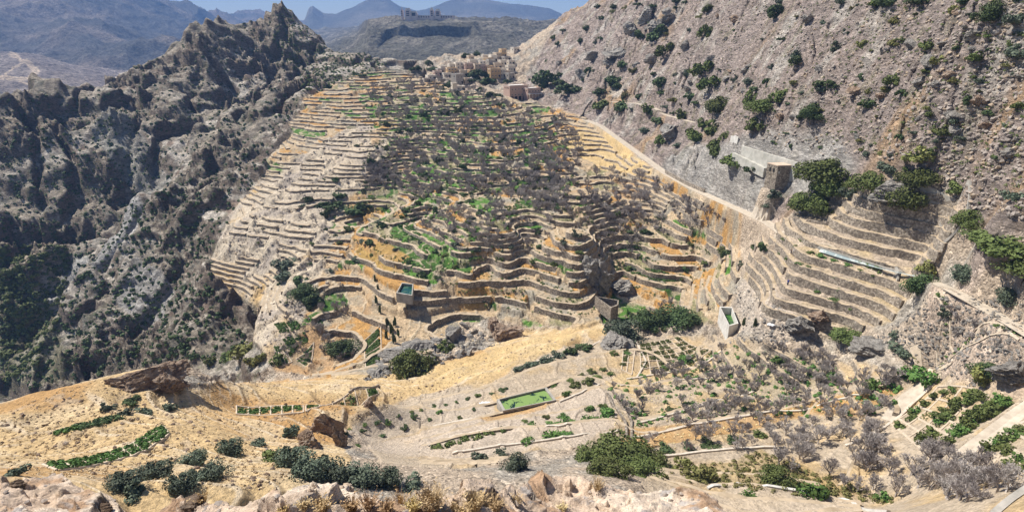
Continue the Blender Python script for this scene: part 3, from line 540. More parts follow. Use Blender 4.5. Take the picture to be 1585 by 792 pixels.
# ------------------------------------------------------------------ dry stone terrace walls along the levels
def contours(A, levels, ok):
    """marching squares on grid A (floats); returns polylines in grid coordinates"""
    out = []
    n, m = A.shape
    for L in levels:
        B = A >= L
        cellmix = (B[:-1, :-1] != B[1:, :-1]) | (B[:-1, :-1] != B[:-1, 1:]) | (B[:-1, :-1] != B[1:, 1:])
        cellmix &= ok[:-1, :-1]
        ii, jj = np.nonzero(cellmix); segs = {}
        for i, j in zip(ii.tolist(), jj.tolist()):
            a, b, c, d = A[i, j], A[i, j + 1], A[i + 1, j + 1], A[i + 1, j]
            e = []
            if (a >= L) != (b >= L): e.append(((i, j, 0), (i, j + (L - a) / (b - a))))
            if (b >= L) != (c >= L): e.append(((i, j + 1, 1), (i + (L - b) / (c - b), j + 1)))
            if (d >= L) != (c >= L): e.append(((i + 1, j, 0), (i + 1, j + (L - d) / (c - d))))
            if (a >= L) != (d >= L): e.append(((i, j, 1), (i + (L - a) / (d - a), j)))
            for k in range(0, len(e) - 1, 2):
                (k1, p1), (k2, p2) = e[k], e[k + 1]
                segs.setdefault(k1, []).append((k2, p1, p2)); segs.setdefault(k2, []).append((k1, p2, p1))
        used = set()
        for start in sorted(segs, key=lambda s_: len(segs[s_])):
            if start in used: continue
            used.add(start); cur = start; line = []
            while True:
                nx = next((s_ for s_ in segs[cur] if s_[0] not in used), None)
                if nx is None: break
                if not line: line.append(nx[1])
                line.append(nx[2]); cur = nx[0]; used.add(cur)
            if len(line) > 8: out.append((L, line))
    return out
Q2 = 2
M_cap = simple_mat('earth_cap', (0.37, 0.295, 0.205), (0.48, 0.385, 0.275), 0.5, det=6)
Fh = Hs[::Q2, ::Q2]; okm = (Tm[::Q2, ::Q2] > 0.75); fm_ = FINE[::Q2, ::Q2]
lines = [(L, ln, st_) for st_, ok_ in ((STEP, okm & ~fm_), (STEP / 1.6, okm & fm_)) for L, ln in contours(Fh / st_, np.arange(math.ceil(Fh.min() / st_), math.floor(Fh.max() / st_)), ok_)]
wr_ = random.Random(3)
pieces = []
for L, ln, st_ in lines:
    a = np.array(ln) * Q2
    d = np.exp(ld[0] + a[:, 0] * (ld[1] - ld[0])); t = TH0 + a[:, 1] * (TH1 - TH0) / (NT - 1)
    p = np.stack([d * np.sin(t), d * np.cos(t)], -1)
    for _ in range(3): p[1:-1] = (p[:-2] + 2 * p[1:-1] + p[2:]) / 4
    s = np.concatenate([[0], np.cumsum(np.hypot(*(p[1:] - p[:-1]).T))])
    if s[-1] < 7: continue
    dm = float(np.hypot(*p.mean(0))); stp_ = 1.0 if dm < 220 else 1.5
    k = max(6, int(s[-1] / stp_)); sn = np.linspace(0, s[-1], k); P2 = np.stack([np.interp(sn, s, p[:, 0]), np.interp(sn, s, p[:, 1])], -1)
    i = 0
    while i < len(P2) - 5:
        ln_ = int(wr_.uniform(22, 75) / stp_); j = min(len(P2), i + ln_)
        if len(P2) - j < 8: j = len(P2)
        if j - i > 5: (wr_.random() > 0.11) and pieces.append((L, P2[i:j], st_))
        i = j + wr_.choice([0, 1, 1, 2])
def wall_mesh(L, p, STEP, seed=0):
    ts = samp(TS, p[:, 0], p[:, 1]); z0 = STEP * (L - 1 + ts + 0.5 * (1 - ts)) - 0.25; z1 = STEP * (L + 0.5 * (1 - ts)) + 0.05
    tg = np.gradient(p, axis=0); tg /= np.hypot(*tg.T)[:, None] + 1e-9; nrm = np.stack([tg[:, 1], -tg[:, 0]], -1)
    mid = p.mean(0); e = samp(Hs, p[:, 0] + nrm[:, 0] * 2, p[:, 1] + nrm[:, 1] * 2) - samp(Hs, p[:, 0] - nrm[:, 0] * 2, p[:, 1] - nrm[:, 1] * 2)
    if e.mean() > 0: nrm = -nrm                                  # nrm points downhill
    rg = np.random.RandomState(seed); jit = (fbm(p[:, 0] / 2.5, p[:, 1] / 2.5 + L, 2) * 0.5 + rg.uniform(-0.13, 0.13, len(p)))
    cell_ = np.hypot(p[:, 0], p[:, 1]) * 0.0028
    o_top = (0.12 + cell_ * 0.35)[:, None]; o_in = -(0.15 + cell_ * 1.5)[:, None]
    top = z1 + jit
    A_ = np.column_stack([p + nrm * (o_top + 0.2), z0]); B_ = np.column_stack([p + nrm * o_top, top]); C_ = np.column_stack([p + nrm * o_in, z1 + 0.02]); D_ = np.column_stack([p + nrm * o_in, z0 + 0.1])
    co = np.concatenate([A_, B_, C_, D_]); n = len(p); i = np.arange(n - 1)
    f = [np.stack([i + a_ * n, i + 1 + a_ * n, i + 1 + b_ * n, i + b_ * n], -1) for a_, b_ in ((0, 1), (1, 2), (2, 3), (3, 0))]
    ends = np.array([[0, n, 2 * n, 3 * n], [n - 1, 4 * n - 1, 3 * n - 1, 2 * n - 1]])
    return co, np.concatenate(f + [ends]), np.concatenate([np.repeat([0, 1, 0, 0], n - 1), [0, 0]])
def screen_size(p, z):
    u, v = proj(p[:, 0], p[:, 1], np.full(len(p), z)); on = (u > 0) & (u < 1585) & (v > 0) & (v < 792)
    return float(np.hypot(np.diff(u), np.diff(v))[on[1:]].sum()) / max(60., float(np.hypot(*p.mean(0)))) if on.any() else 0
pieces.sort(key=lambda w_: -screen_size(w_[1], w_[2] * w_[0]))
pieces = [w_ for w_ in pieces if screen_size(w_[1], w_[2] * w_[0]) > 0]
print('wall pieces', len(pieces))
WALLS = []
rc, rf, rm_, off = [], [], [], 0
for k_, (L, p, S_) in enumerate(pieces):
    co, fa, mi = wall_mesh(L, p, S_, seed=k_)
    if k_ < 290:
        mid = p[len(p) // 2]; o = mesh_np('terrace_wall', co, fa, mats=[M_stone, M_cap], midx=mi); WALLS.append((o, (mid[0], mid[1], S_ * L), float(len(p)), L))
    else: rc.append(co); rf.append(fa + off); rm_.append(mi); off += len(co)
if rc: tag(mesh_np('terrace_walls', np.concatenate(rc), np.concatenate(rf), mats=[M_stone, M_cap], midx=np.concatenate(rm_)), 'mass of low dry stone retaining walls stepping up the distant terraced bowl', 'stone walls', 'dry stone terrace walls', 'stuff')
# ------------------------------------------------------------------ placing and describing things
def place(u, v):
    p = seen_at(HZ, u, v); return Vector(p) if p else None
def gz(x, y): return float(samp(HZ, x, y))
def at(u, v, z): r = ray(u, v); return r * (z / r.z)
def pxm(p): return F / max(1.0, float(p.y * CP - p.z * SP))      # photo pixels per metre at p
LIST = []
def add(o, desc, cat, pos, group=None):
    o['category'] = cat
    if group: o['group'] = group
    LIST.append((o, desc, (float(pos[0]), float(pos[1]), float(pos[2])))); return o
MARKS = [((745,105),'village'),((812,617),'long green pool'),((627,447),'dark green pool'),((938,472),'empty deep tank'),((1125,492),'white walled tank'),((1342,498),'sunken grey tank'),((1205,265),'stone water house'),
 ((1548,378),'spreading acacia'),((430,8),'dark mountain peak'),((785,510),'big red boulder'),((238,590),'overhanging rock brow'),((505,675),'broken rock spire'),((1480,650),'walled citrus orchard'),((1232,755),'white kerb wall'),((1500,770),'bottom right channel wall'),((1400,360),'walled hillside plot'),
 ((935,235),'golden strip fields'),((500,170),'curved upper terraces'),((150,690),'striped vegetable beds'),((450,530),'small gully gardens'),((650,345),'bright green plots'),((1010,430),'lettuce terrace'),((1040,550),'chequered field'),((960,705),'big olive green tree'),((805,140),'pink village building'),((1110,200),'dense green thicket'),
 ((1257,180),'lone round hillside bush'),((1530,30),'upper right bush'),((1040,40),'cracked rock slabs'),((640,20),'far hilltop resort'),((1020,500),'dark grove'),((60,430),'pale valley clearing'),((60,110),'quarry roads'),((230,150),'dark ridge cliff'),((1380,110),'purple scree'),((1560,600),'orchard lane'),((370,340),'pale stepped spur'),((640,710),'tan corner field'),((1290,420),'curving right terraces')]
ORD = ['nearest', 'second', 'third', 'fourth', 'fifth', 'sixth', 'seventh', 'eighth', 'ninth', 'tenth', 'eleventh', 'twelfth', 'thirteenth', 'fourteenth', 'fifteenth', 'sixteenth', 'seventeenth', 'eighteenth', 'nineteenth', 'twentieth'] + ['twenty-' + t_ for t_ in 'first second third fourth fifth sixth seventh eighth ninth'.split()] + ['thirtieth'] + ['thirty-' + t_ for t_ in 'first second third fourth fifth sixth seventh eighth ninth'.split()] + ['fortieth'] + ['forty-' + t_ for t_ in 'first second third fourth fifth sixth seventh eighth ninth'.split()] + ['fiftieth'] + ['fifty-' + t_ for t_ in 'first second third fourth fifth sixth seventh eighth ninth'.split()] + ['sixtieth']
def write_labels():
    bk = {}
    for o, desc, p in LIST:
        u, v = (float(t_) for t_ in proj(p[0], p[1], p[2])); best = None
        for (mu, mv), nm in MARKS:
            d = math.hypot(u - mu, (v - mv) * 1.4)
            if best is None or d < best[0]: best = (d, nm, u - mu, v - mv)
        d, nm, du, dv = best
        side = ('right of' if du > 0 else 'left of') if abs(du) > abs(dv) * 1.3 else ('below' if dv > 0 else 'above')
        bk.setdefault((desc, side, nm), []).append((d, o))
    for (desc, side, nm), l in bk.items():
        l.sort(key=lambda t_: t_[0])
        for i, (d, o) in enumerate(l):
            o['label'] = ('%s %s the %s' % (desc, side, nm)) if len(l) == 1 else ('%s, %s %s the %s' % (desc, ORD[min(i, len(ORD) - 1)], side, nm))
def copy_tree(o, parent=None):
    c_ = o.copy(); COL.objects.link(c_); c_.parent = parent
    for ch in KIDS.get(o.name, []): copy_tree(ch, c_)
    return c_
KIDS = {}
# ------------------------------------------------------------------ plant materials and shapes
def leafmat(name, a, b, tr=0.0):
    M = NT_(name); f = M.noise(1.3, 3); oi = M.n('ShaderNodeObjectInfo').outputs['Random']
    c1 = M.mix(M.ramp(f, (0.35, 0), (0.65, 1)), a, b); hv = M.n('ShaderNodeHueSaturation'); hv.inputs['Saturation'].default_value = 0.95
    M.l(M.math('ADD', M.math('MULTIPLY', oi, 0.5), 0.75), hv.inputs['Value']); M.l(M.math('ADD', M.math('MULTIPLY', oi, 0.03), 0.485), hv.inputs['Hue']); M.l(c1, hv.inputs['Color']); M.base(hv.outputs[0]); M.b.inputs['Roughness'].default_value = 0.75
    return M.m
LM_ = dict(D=leafmat('dark_leaf', (0.045, 0.072, 0.026), (0.09, 0.13, 0.045)), O=leafmat('olive_leaf', (0.08, 0.105, 0.028), (0.135, 0.165, 0.045)), G=leafmat('grey_leaf', (0.07, 0.095, 0.06), (0.13, 0.155, 0.105)),
  Y=leafmat('yellow_leaf', (0.15, 0.16, 0.04), (0.22, 0.21, 0.07)), C=leafmat('crop_leaf', (0.06, 0.125, 0.024), (0.11, 0.19, 0.042)), B=leafmat('dry_twig', (0.24, 0.19, 0.15), (0.33, 0.27, 0.22)), P=leafmat('grey_bark', (0.30, 0.262, 0.24), (0.46, 0.41, 0.38)))
M_bark = simple_mat('bark', (0.15, 0.12, 0.10), (0.26, 0.22, 0.19), 3.0)
def leaf_mesh(seed, n=700, sx=1.0, sz=0.75, leaf=0.11, lobes=9, base=0.1, flat=False):
    r = np.random.RandomState(seed)
    lc_ = r.normal(size=(lobes, 3)); lc_ /= np.linalg.norm(lc_, axis=1)[:, None]; lc_ *= r.uniform(0.2, 0.85, (lobes, 1)); lc_[:, 2] = np.abs(lc_[:, 2]) * (0.5 if flat else 1) ; lr = r.uniform(0.2, 0.46, lobes)
    k = r.randint(0, lobes, n); d = r.normal(size=(n, 3)); d /= np.linalg.norm(d, axis=1)[:, None]
    c_ = lc_[k] + d * (lr[k] * r.uniform(0.55, 1.08, n) ** 0.6)[:, None]
    c_[:, 2] = np.where(c_[:, 2] < -0.15, -c_[:, 2] * 0.3, c_[:, 2])
    nr_ = d + r.normal(size=(n, 3)) * 0.55; nr_ /= np.linalg.norm(nr_, axis=1)[:, None]
    t1 = np.cross(nr_, r.normal(size=(n, 3))); t1 /= np.linalg.norm(t1, axis=1)[:, None]; t2 = np.cross(nr_, t1)
    s = leaf * r.uniform(0.6, 1.4, n)[:, None]
    co = np.stack([c_ - t1 * s, c_ + t2 * s * 0.8, c_ + t1 * s * 1.1, c_ - t2 * s * 0.7], 1).reshape(-1, 3)
    co = co * np.array([sx, sx, sz]) + np.array([0, 0, base])
    return co, np.arange(n * 4).reshape(n, 4)
def twig_mesh(seed, depth=5, limbs=5, spread=0.9, thick=0.035, up=0.25, trunk=0.22, tip=0.006):
    """leafless branching crown, about 1 unit in radius; returns (trunk co, f), (crown co, f)"""
    r = random.Random(seed); tr = [[], []]; cr = [[], []]
    def tube(buf, a, b, ra, rb):
        ax = (b - a).normalized(); p_ = ax.orthogonal().normalized(); q2 = ax.cross(p_); o_ = len(buf[0])
        for c0, rr in ((a, ra), (b, rb)):
            for i in range(3): an = 2.0944 * i; buf[0].append(c0 + (p_ * math.cos(an) + q2 * math.sin(an)) * rr)
        for i in range(3): buf[1].append((o_ + i, o_ + (i + 1) % 3, o_ + 3 + (i + 1) % 3, o_ + 3 + i))
    def grow(a, d, L, ra, lv):
        b = a + d * L; tube(cr if lv < depth else tr, a, b, ra, ra * 0.62)
        if lv <= 0: return
        for i in range(r.choice((2, 3, 3)) if lv > 1 else 4):
            nd = (d + Vector((r.uniform(-1, 1), r.uniform(-1, 1), r.uniform(-0.7, 1) + up)) * spread * 0.75).normalized()
            grow(a + d * L * r.uniform(0.55, 1.0), nd, L * r.uniform(0.62, 0.86), max(ra * 0.62, tip), lv - 1)
    for i in range(limbs):
        an = 6.283 * i / limbs + r.uniform(-0.4, 0.4); d = Vector((math.cos(an) * r.uniform(0.4, 1), math.sin(an) * r.uniform(0.4, 1), r.uniform(0.7, 1.2))).normalized()
        grow(Vector((0, 0, trunk)), d, 0.33, thick, depth)
    tube(tr, Vector((0, 0, -0.25)), Vector((0, 0, trunk + 0.03)), thick * 1.8, thick * 1.3)
    return tr, cr
PROTO = {}
def proto_mesh(key, builder, mats):
    co, fa = builder; me_o = mesh_np(key, co, fa if isinstance(fa, np.ndarray) else [tuple(f) for f in fa], mats); me = me_o.data; bpy.data.objects.remove(me_o); return me
BUSH = {}
for kd in 'DOGYC':
    BUSH[kd] = [proto_mesh('bush', leaf_mesh(10 + i + ord(kd), n=750 if kd != 'C' else 420, lobes=(10, 7, 13)[i], sz=(0.8, 1.0, 0.65)[i]), LM_[kd]) for i in range(3)]
BUSHL = {kd: proto_mesh('bush', leaf_mesh(60 + ord(kd), n=5200, lobes=20, leaf=0.045, sz=0.85), LM_[kd]) for kd in 'DOG'}
CONE = proto_mesh('column_tree', leaf_mesh(90, n=900, sx=0.42, sz=1.7, leaf=0.12, lobes=12, base=0.5), LM_['D'])
FLAT = [proto_mesh('acacia', leaf_mesh(95 + i, n=4200, sx=1.15, sz=0.55, leaf=0.05, lobes=26, base=0.45, flat=True), LM_['O']) for i in range(2)]
TW = [twig_mesh(s_, depth=4, limbs=7, thick=0.05, tip=0.016) for s_ in (1, 2, 3)]; TWL = [twig_mesh(s_, depth=5, limbs=6, thick=0.032, tip=0.0075) for s_ in (7, 8)]
TWT = [proto_mesh('trunk', (np.array(t[0][0]), t[0][1]), LM_['P']) for t in TW + TWL]; TWC = [proto_mesh('crown', (np.array(t[1][0]), t[1][1]), LM_['P']) for t in TW + TWL]
TRS = proto_mesh('trunk', (lambda t: (np.array(t[0]), t[1]))((lambda: (lambda tr, cr: tr)(*twig_mesh(5, depth=1, limbs=4, thick=0.07, trunk=0.3)))()), M_bark)
def new(name, me, parent=None, loc=(0, 0, 0), sc=1.0, rz=0.0):
    o = bpy.data.objects.new(name, me); COL.objects.link(o); o.location = loc; o.scale = sc if isinstance(sc, tuple) else (sc, sc, sc); o.rotation_euler = (0, 0, rz)
    if parent: o.parent = parent
    return o
KN = dict(D='dark green round', O='olive green', G='grey green', Y='yellowish', C='fresh green')
def bush(u, v, w_, kd, name='shrub', noun='shrub', cat='bush', group=None, sz=1.0):
    p = place(u, v)
    if p is None: return
    s_ = w_ / pxm(p) / 2 / 0.76; big = w_ > 36 and kd in BUSHL
    sc = (s_ * rnd.uniform(0.85, 1.15), s_ * rnd.uniform(0.85, 1.15), s_ * sz * rnd.uniform(0.75, 1.1)); loc = (p.x, p.y, p.z - 0.08 * s_); rz = rnd.uniform(0, 6.28)
    if name == 'shrub' and group and 'hillside' not in group: name = 'evergreen_bush'
    size = 'large ' if w_ > 30 else ('small ' if w_ < 14 else '')
    if big:
        e = empty(name, loc, rz); e.scale = sc; new('crown', BUSHL[kd], e); new('trunk', TRS, e); o = e
    else: o = new(name, rnd.choice(BUSH[kd]), None, loc, sc, rz)
    return add(o, size + KN[kd] + ' ' + noun, cat, p, group)
def bare(p, s_, name='bare_tree', desc='grey leafless fruit tree', group='leafless fruit trees on the terraces'):
    px = s_ * 2 * pxm(p); i = rnd.choice((3, 4)) if px > 30 else rnd.choice((0, 1, 2)); sc = (s_, s_, s_ * rnd.uniform(0.8, 1.05)); loc = (p.x, p.y, p.z); rz = rnd.uniform(0, 6.28)
    e = empty(name, loc, rz); e.scale = sc; new('crown', TWC[i], e); new('trunk', TWT[i], e)
    return add(e, ('tall ' if px > 45 else 'small ' if px < 14 else '') + desc, 'tree', p, group)
def wall_line(ps, h, th=0.4, mat=None, name='stone_wall', desc='low stone wall', cat='wall', z=None, closed=False, sink=0.4, label=None):
    w_ = [at(u, v, z) if z is not None else place(u, v) for u, v in ps]; w_ = np.array([tuple(a) for a in w_ if a]); s = np.concatenate([[0], np.cumsum(np.hypot(*(w_[1:, :2] - w_[:-1, :2]).T))]); n = max(3, int(s[-1] / 1.0)); t = np.linspace(0, s[-1], n)
    p = np.stack([np.interp(t, s, w_[:, k_]) for k_ in range(3)], -1); base = np.array([gz(a, b) for a, b, _ in p]) if z is None else p[:, 2]
    b_0 = base.copy()
    for _ in range(3): base[1:-1] = (base[:-2] + 2 * base[1:-1] + base[2:]) / 4
    base = np.maximum(base, b_0)
    tg = np.gradient(p[:, :2], axis=0); tg /= np.hypot(*tg.T)[:, None] + 1e-9; nr_ = np.stack([tg[:, 1], -tg[:, 0]], -1) * th / 2
    jit = fbm(p[:, 0] / 1.5, p[:, 1] / 1.5, 2) * 0.08
    rows = [np.column_stack([p[:, :2] + nr_, base - sink]), np.column_stack([p[:, :2] + nr_ * 0.9, base + h + jit]), np.column_stack([p[:, :2] - nr_ * 0.9, base + h + jit]), np.column_stack([p[:, :2] - nr_, base - sink])]
    co = np.concatenate(rows); i = np.arange(n - 1); f = [np.stack([i + a_ * n, i + 1 + a_ * n, i + 1 + b_ * n, i + b_ * n], -1) for a_, b_ in ((0, 1), (1, 2), (2, 3), (3, 0))]
    o = mesh_np(name, co, np.concatenate(f + [np.array([[0, n, 2 * n, 3 * n], [n - 1, 4 * n - 1, 3 * n - 1, 2 * n - 1]])]), mat or M_stone)
    m_ = p[n // 2]; add(o, desc, cat, (m_[0], m_[1], base[n // 2])); return o
def ribbon(name, p, w_, mat, up=0.04, desc=None, cat=None):
    tg = np.gradient(p[:, :2], axis=0); tg /= np.hypot(*tg.T)[:, None] + 1e-9; nr_ = np.stack([tg[:, 1], -tg[:, 0]], -1); rows = []
    for a_ in (-1, -0.33, 0.33, 1):
        q3 = p[:, :2] + nr_ * a_ * w_; rows.append(np.column_stack([q3, np.maximum(samp(HZ, q3[:, 0], q3[:, 1]), p[:, 2] - 0.05) + up]))
    n = len(p); i = np.arange(n - 1); o = mesh_np(name, np.concatenate(rows), np.concatenate([np.stack([i + k_ * n, i + 1 + k_ * n, i + 1 + (k_ + 1) * n, i + (k_ + 1) * n], -1) for k_ in range(3)]), mat)
    if desc: m_ = p[n // 2]; add(o, desc, cat, m_)
    else: o['kind'] = 'structure'
    return o
for o, p_, ln_, L_ in WALLS: add(o, ('long ' if ln_ > 45 else 'short ' if ln_ < 20 else '') + 'dry stone terrace wall', 'stone wall', p_, 'dry stone terrace walls')
# ------------------------------------------------------------------ paths, tanks, houses
M_path = simple_mat('path_dust', (0.40, 0.34, 0.27), (0.54, 0.47, 0.38), 0.8, det=8)
M_conc = simple_mat('concrete', (0.27, 0.255, 0.225), (0.42, 0.39, 0.35), 0.6, bump=0.3)
M_white = simple_mat('whitewash', (0.45, 0.43, 0.39), (0.62, 0.6, 0.56), 0.5)
M_ridge2 = simple_mat('pale_edging', (0.46, 0.40, 0.33), (0.62, 0.55, 0.46), 1.5)
M_dark = simple_mat('dark_opening', (0.02, 0.02, 0.02), (0.04, 0.035, 0.03), 1)
for k_, p_ in PATHS.items(): ribbon({'main': 'footpath', 'east': 'paved_path', 'hill': 'hillside_path', 'orchard': 'orchard_path', 'low': 'field_path', 'terrace': 'terrace_path'}[k_], p_, PW[k_], M_path)
def watermat(name, dark, algae, amt):
    M = NT_(name); f = M.noise(0.45, 6, 0.7, dist=0.6); M.base(M.mix(M.ramp(f, (amt, 0), (amt + 0.03, 1)), dark, algae)); M.b.inputs['Specular IOR Level'].default_value = 0.5
    M.l(M.ramp(f, (amt, 0.08), (amt + 0.03, 0.7)), M.b.inputs['Roughness']); return M.m
def tank(name, label, rim, z, depth, wallh, water, th=0.45, wallmat=None, mat2=None):
    """open tank: rim = four outer corners as sightings at height z"""
    c_ = [at(u, v, z) for u, v in rim]; m_ = sum(c_, Vector()) / 4; e = empty(name, (m_.x, m_.y, z - wallh)); T_ = Matrix.Translation(-Vector(e.location))
    inn = [p + (m_ - p).normalized() * th * 1.4 for p in c_]
    for i in range(4):
        j = (i + 1) % 4; a_, b_, a2, b2 = c_[i], c_[j], inn[i], inn[j]
        co = [T_ @ Vector((q3.x, q3.y, zz)) for zz in (z - wallh, z) for q3 in (a_, b_, b2, a2)]
        mesh_np('wall', [tuple(x) for x in co], [(0, 1, 2, 3), (4, 7, 6, 5), (0, 4, 5, 1), (1, 5, 6, 2), (2, 6, 7, 3), (3, 7, 4, 0)], (wallmat or M_conc), e)
    co = [T_ @ Vector((q3.x, q3.y, z - depth)) for q3 in inn]; mesh_np('water' if water else 'bottom', [tuple(x) for x in co], [(0, 1, 2, 3)], water or M_conc, e)
    tag(e, label, 'water tank'); return e
tank('water_tank', 'long shallow pool with floating green algae beside the bare fields', [(768.8,617.6),(846,598.6),(861,618.3),(778.6,635)], -81.6, 0.5, 2.6, watermat('algae_water', (0.01, 0.03, 0.02), (0.17, 0.27, 0.07), 0.43))
tank('water_tank', 'small square tank of dark green water in the lower bowl', [(613,453),(622,437),(640,439),(638,457)], -86.2, 1.0, 3.6, watermat('green_water', (0.012, 0.06, 0.045), (0.02, 0.08, 0.05), 0.5))
tank('water_tank', 'empty deep stone tank with dark interior above the dark grove', [(921,458),(958,464),(957,472),(946,476)], -86.5, 4.0, 5.0, None, wallmat=M_stone)
tank('water_tank', 'tall white walled tank holding bright green water', [(1114,474),(1133,475),(1143,500),(1129,504)], -78.8, 2.2, 5.5, watermat('bright_water', (0.02, 0.07, 0.015), (0.05, 0.15, 0.02), 0.5), wallmat=M_white)
tank('water_tank', 'sunken grey tank at the foot of the curving right terraces', [(1313,492),(1345,487),(1372,499),(1343,512)], -69.0, 1.8, 4.0, watermat('murky_water', (0.03, 0.04, 0.02), (0.07, 0.08, 0.03), 0.5))
def boxm(lo, hi): 
    x0, y0, z0 = lo; x1, y1, z1 = hi; return [(x, y, z) for z in (z0, z1) for x, y in ((x0, y0), (x1, y0), (x1, y1), (x0, y1))], [(3, 2, 1, 0), (4, 5, 6, 7), (0, 1, 5, 4), (1, 2, 6, 5), (2, 3, 7, 6), (3, 0, 4, 7)]
class MB:
    def __init__(s): s.c = []; s.f = []
    def box(s, lo, hi): c_, f_ = boxm(lo, hi); o_ = len(s.c); s.c += c_; s.f += [tuple(i + o_ for i in q3) for q3 in f_]; return s
    def build(s, name, mat, parent): return mesh_np(name, s.c, s.f, mat, parent)
def wallm(name, a, b): return simple_mat(name, a, b, 1.2, bump=0.3)
HW = [wallm('mud_wall', (0.58, 0.45, 0.32), (0.68, 0.55, 0.41)), wallm('cream_wall', (0.66, 0.57, 0.46), (0.76, 0.68, 0.57)), wallm('pink_wall', (0.45, 0.31, 0.25), (0.53, 0.38, 0.31)), wallm('ochre_wall', (0.50, 0.33, 0.18), (0.58, 0.41, 0.24)), wallm('grey_wall', (0.33, 0.29, 0.25), (0.43, 0.39, 0.34))]
HN = ['brown mud', 'cream plastered', 'pinkish', 'ochre', 'grey stone']
M_rosy = wallm('rosy_wall', (0.66, 0.5, 0.42), (0.76, 0.6, 0.52))
M_roof = simple_mat('roof_plaster', (0.70, 0.66, 0.6), (0.8, 0.77, 0.72), 0.6)
def house(u, v, w_, d_, h, rz, ci, floors=1, nwin=2, door=True, name='house', label=None, deep=3.5, z=None):
    p = place(u, v) if z is None else at(u, v, z)
    if p is None: return
    e = empty(name, p, rz + 0.42); hw, hd = w_ / 2, d_ / 2; m = HW[ci]
    MB().box((-hw, -hd, -deep), (hw, hd, h)).build('wall', m, e)
    r_ = MB().box((-hw - 0.12, -hd - 0.12, h + 0.003), (hw + 0.12, hd + 0.12, h + 0.22)); rf = r_.build('roof', M_roof, e)
    pr = MB(); t_ = 0.25
    for a_ in (((-hw - 0.1, -hd - 0.1), (hw + 0.1, -hd + t_)), ((-hw - 0.1, hd - t_), (hw + 0.1, hd + 0.1)), ((-hw - 0.1, -hd + t_ + .002), (-hw + t_, hd - t_ - .002)), ((hw - t_, -hd + t_ + .002), (hw + 0.1, hd - t_ - .002))): pr.box((*a_[0], h + 0.223), (*a_[1], h + 0.62))
    pr.build('parapet', m, rf)
    for fl in range(floors):
        zf = h * fl / floors
        for i in range(nwin):
            x = -hw + w_ * (i + 0.7) / (nwin + 0.4); fr = MB().box((x - 0.5, -hd - 0.06, zf + 0.9), (x + 0.5, -hd - 0.003, zf + 2.1)).build('window', M_roof, e); MB().box((x - 0.38, -hd - 0.08, zf + 1.02), (x + 0.38, -hd - 0.063, zf + 1.98)).build('pane', M_dark, fr)
    if door: MB().box((hw - 1.5, -hd - 0.07, 0.0), (hw - 0.55, -hd - 0.004, 2.0)).build('door', M_dark, e)
    for i in range(max(1, nwin - 1)): MB().box((-hw - 0.07, -hd + d_ * (i + 0.6) / max(1, nwin), h - 1.9), (-hw - 0.003, -hd + d_ * (i + 0.6) / max(1, nwin) + 0.8, h - 0.9)).build('window', M_dark, e)
    size = 'tall two storey' if floors > 1 else ('wide' if w_ > 8 else 'small')
    if label: tag(e, label, 'house')
    else: add(e, '%s %s flat roofed house' % (size, HN[ci]), 'house', p, 'flat roofed village houses')
    return e
for a_ in [(797,80,6,5,3,.2,1,1,2),(778,88,5,5,6,.1,3,2,2),(771,92,7,6,5,.15,0,2,3),(763,95,6,5,4.5,.1,1,1,2),(756,97,6,6,3.5,.3,3,1,2),(733,101,9,6,4,.05,1,1,3),(745,104,6,6,4.5,.1,1,2,2),(711,107,7,6,4.5,-.1,1,2,2),(699,115,8,6,4.5,-.1,3,2,3),(685,110,6,5,3.2,.2,1,1,2),(677,117,6,5,3,.0,2,1,2),(667,123,7,5,2.6,.1,1,1,2),(690,120,6,6,3,.1,1,1,2),(708,130,7,6,7,.35,4,2,2),
  (724,109,7,6,5,.1,2,2,2),(738,110,6,6,5,.05,0,2,2),(747,112,7,6,5,.1,2,2,3),(756,113,6,6,5,.1,3,2,2),(765,120,9,6,6.5,.05,3,2,3),(776,119,5,5,6,.1,1,2,2),(783,118,6,5,4,.2,0,1,2),(790,110,7,5,4,.1,1,1,3),(789,122,6,5,4,.3,4,1,2),(759,101,5,5,4,.1,4,1,2),(769,106,7,5,4,.1,0,1,2),(777,101,6,5,3.5,.2,1,1,2),(790,100,6,5,3,.1,1,1,2),(783,94,6,5,3,.2,4,1,2),
  (703,143,3.5,3,6,.1,1,1,1),(711,140,7,5,2.6,.1,1,1,2),(722,128,5,4,3,.2,0,1,1),(716,118,6,6,4,.0,0,1,2),(730,117,5,5,4,.1,3,1,2),(681,113,5,5,3,.1,4,1,1),(660,127,5,4,2.2,.1,4,1,1),(700,106,6,5,3,.0,1,1,2),(728,93,5,4,3,.1,0,1,1),(750,92,5,4,3,.1,1,1,2)]:
    house(*a_)
e = house(798,149,15,9,7.5,.12,2,2,5,label='long pinkish two storey building with a row of windows below the village')
for i in range(4): MB().box((-6.6 + i * 3.3, -4.62, -2.2), (-4.6 + i * 3.3, -4.52, 0.4)).build('arch', M_dark, e)
e = house(822,151,11,8,6.5,.12,2,2,4,label='pinkish building with a long balcony beside dark trees')
MB().box((-5.5, -6.4, 2.9), (5.5, -4.0, 3.1)).build('balcony', M_roof, e)
for i in range(5): MB().box((-5.4 + i * 2.6, -6.35, -3), (-5.15 + i * 2.6, -6.1, 2.9)).build('column', HW[1], e)
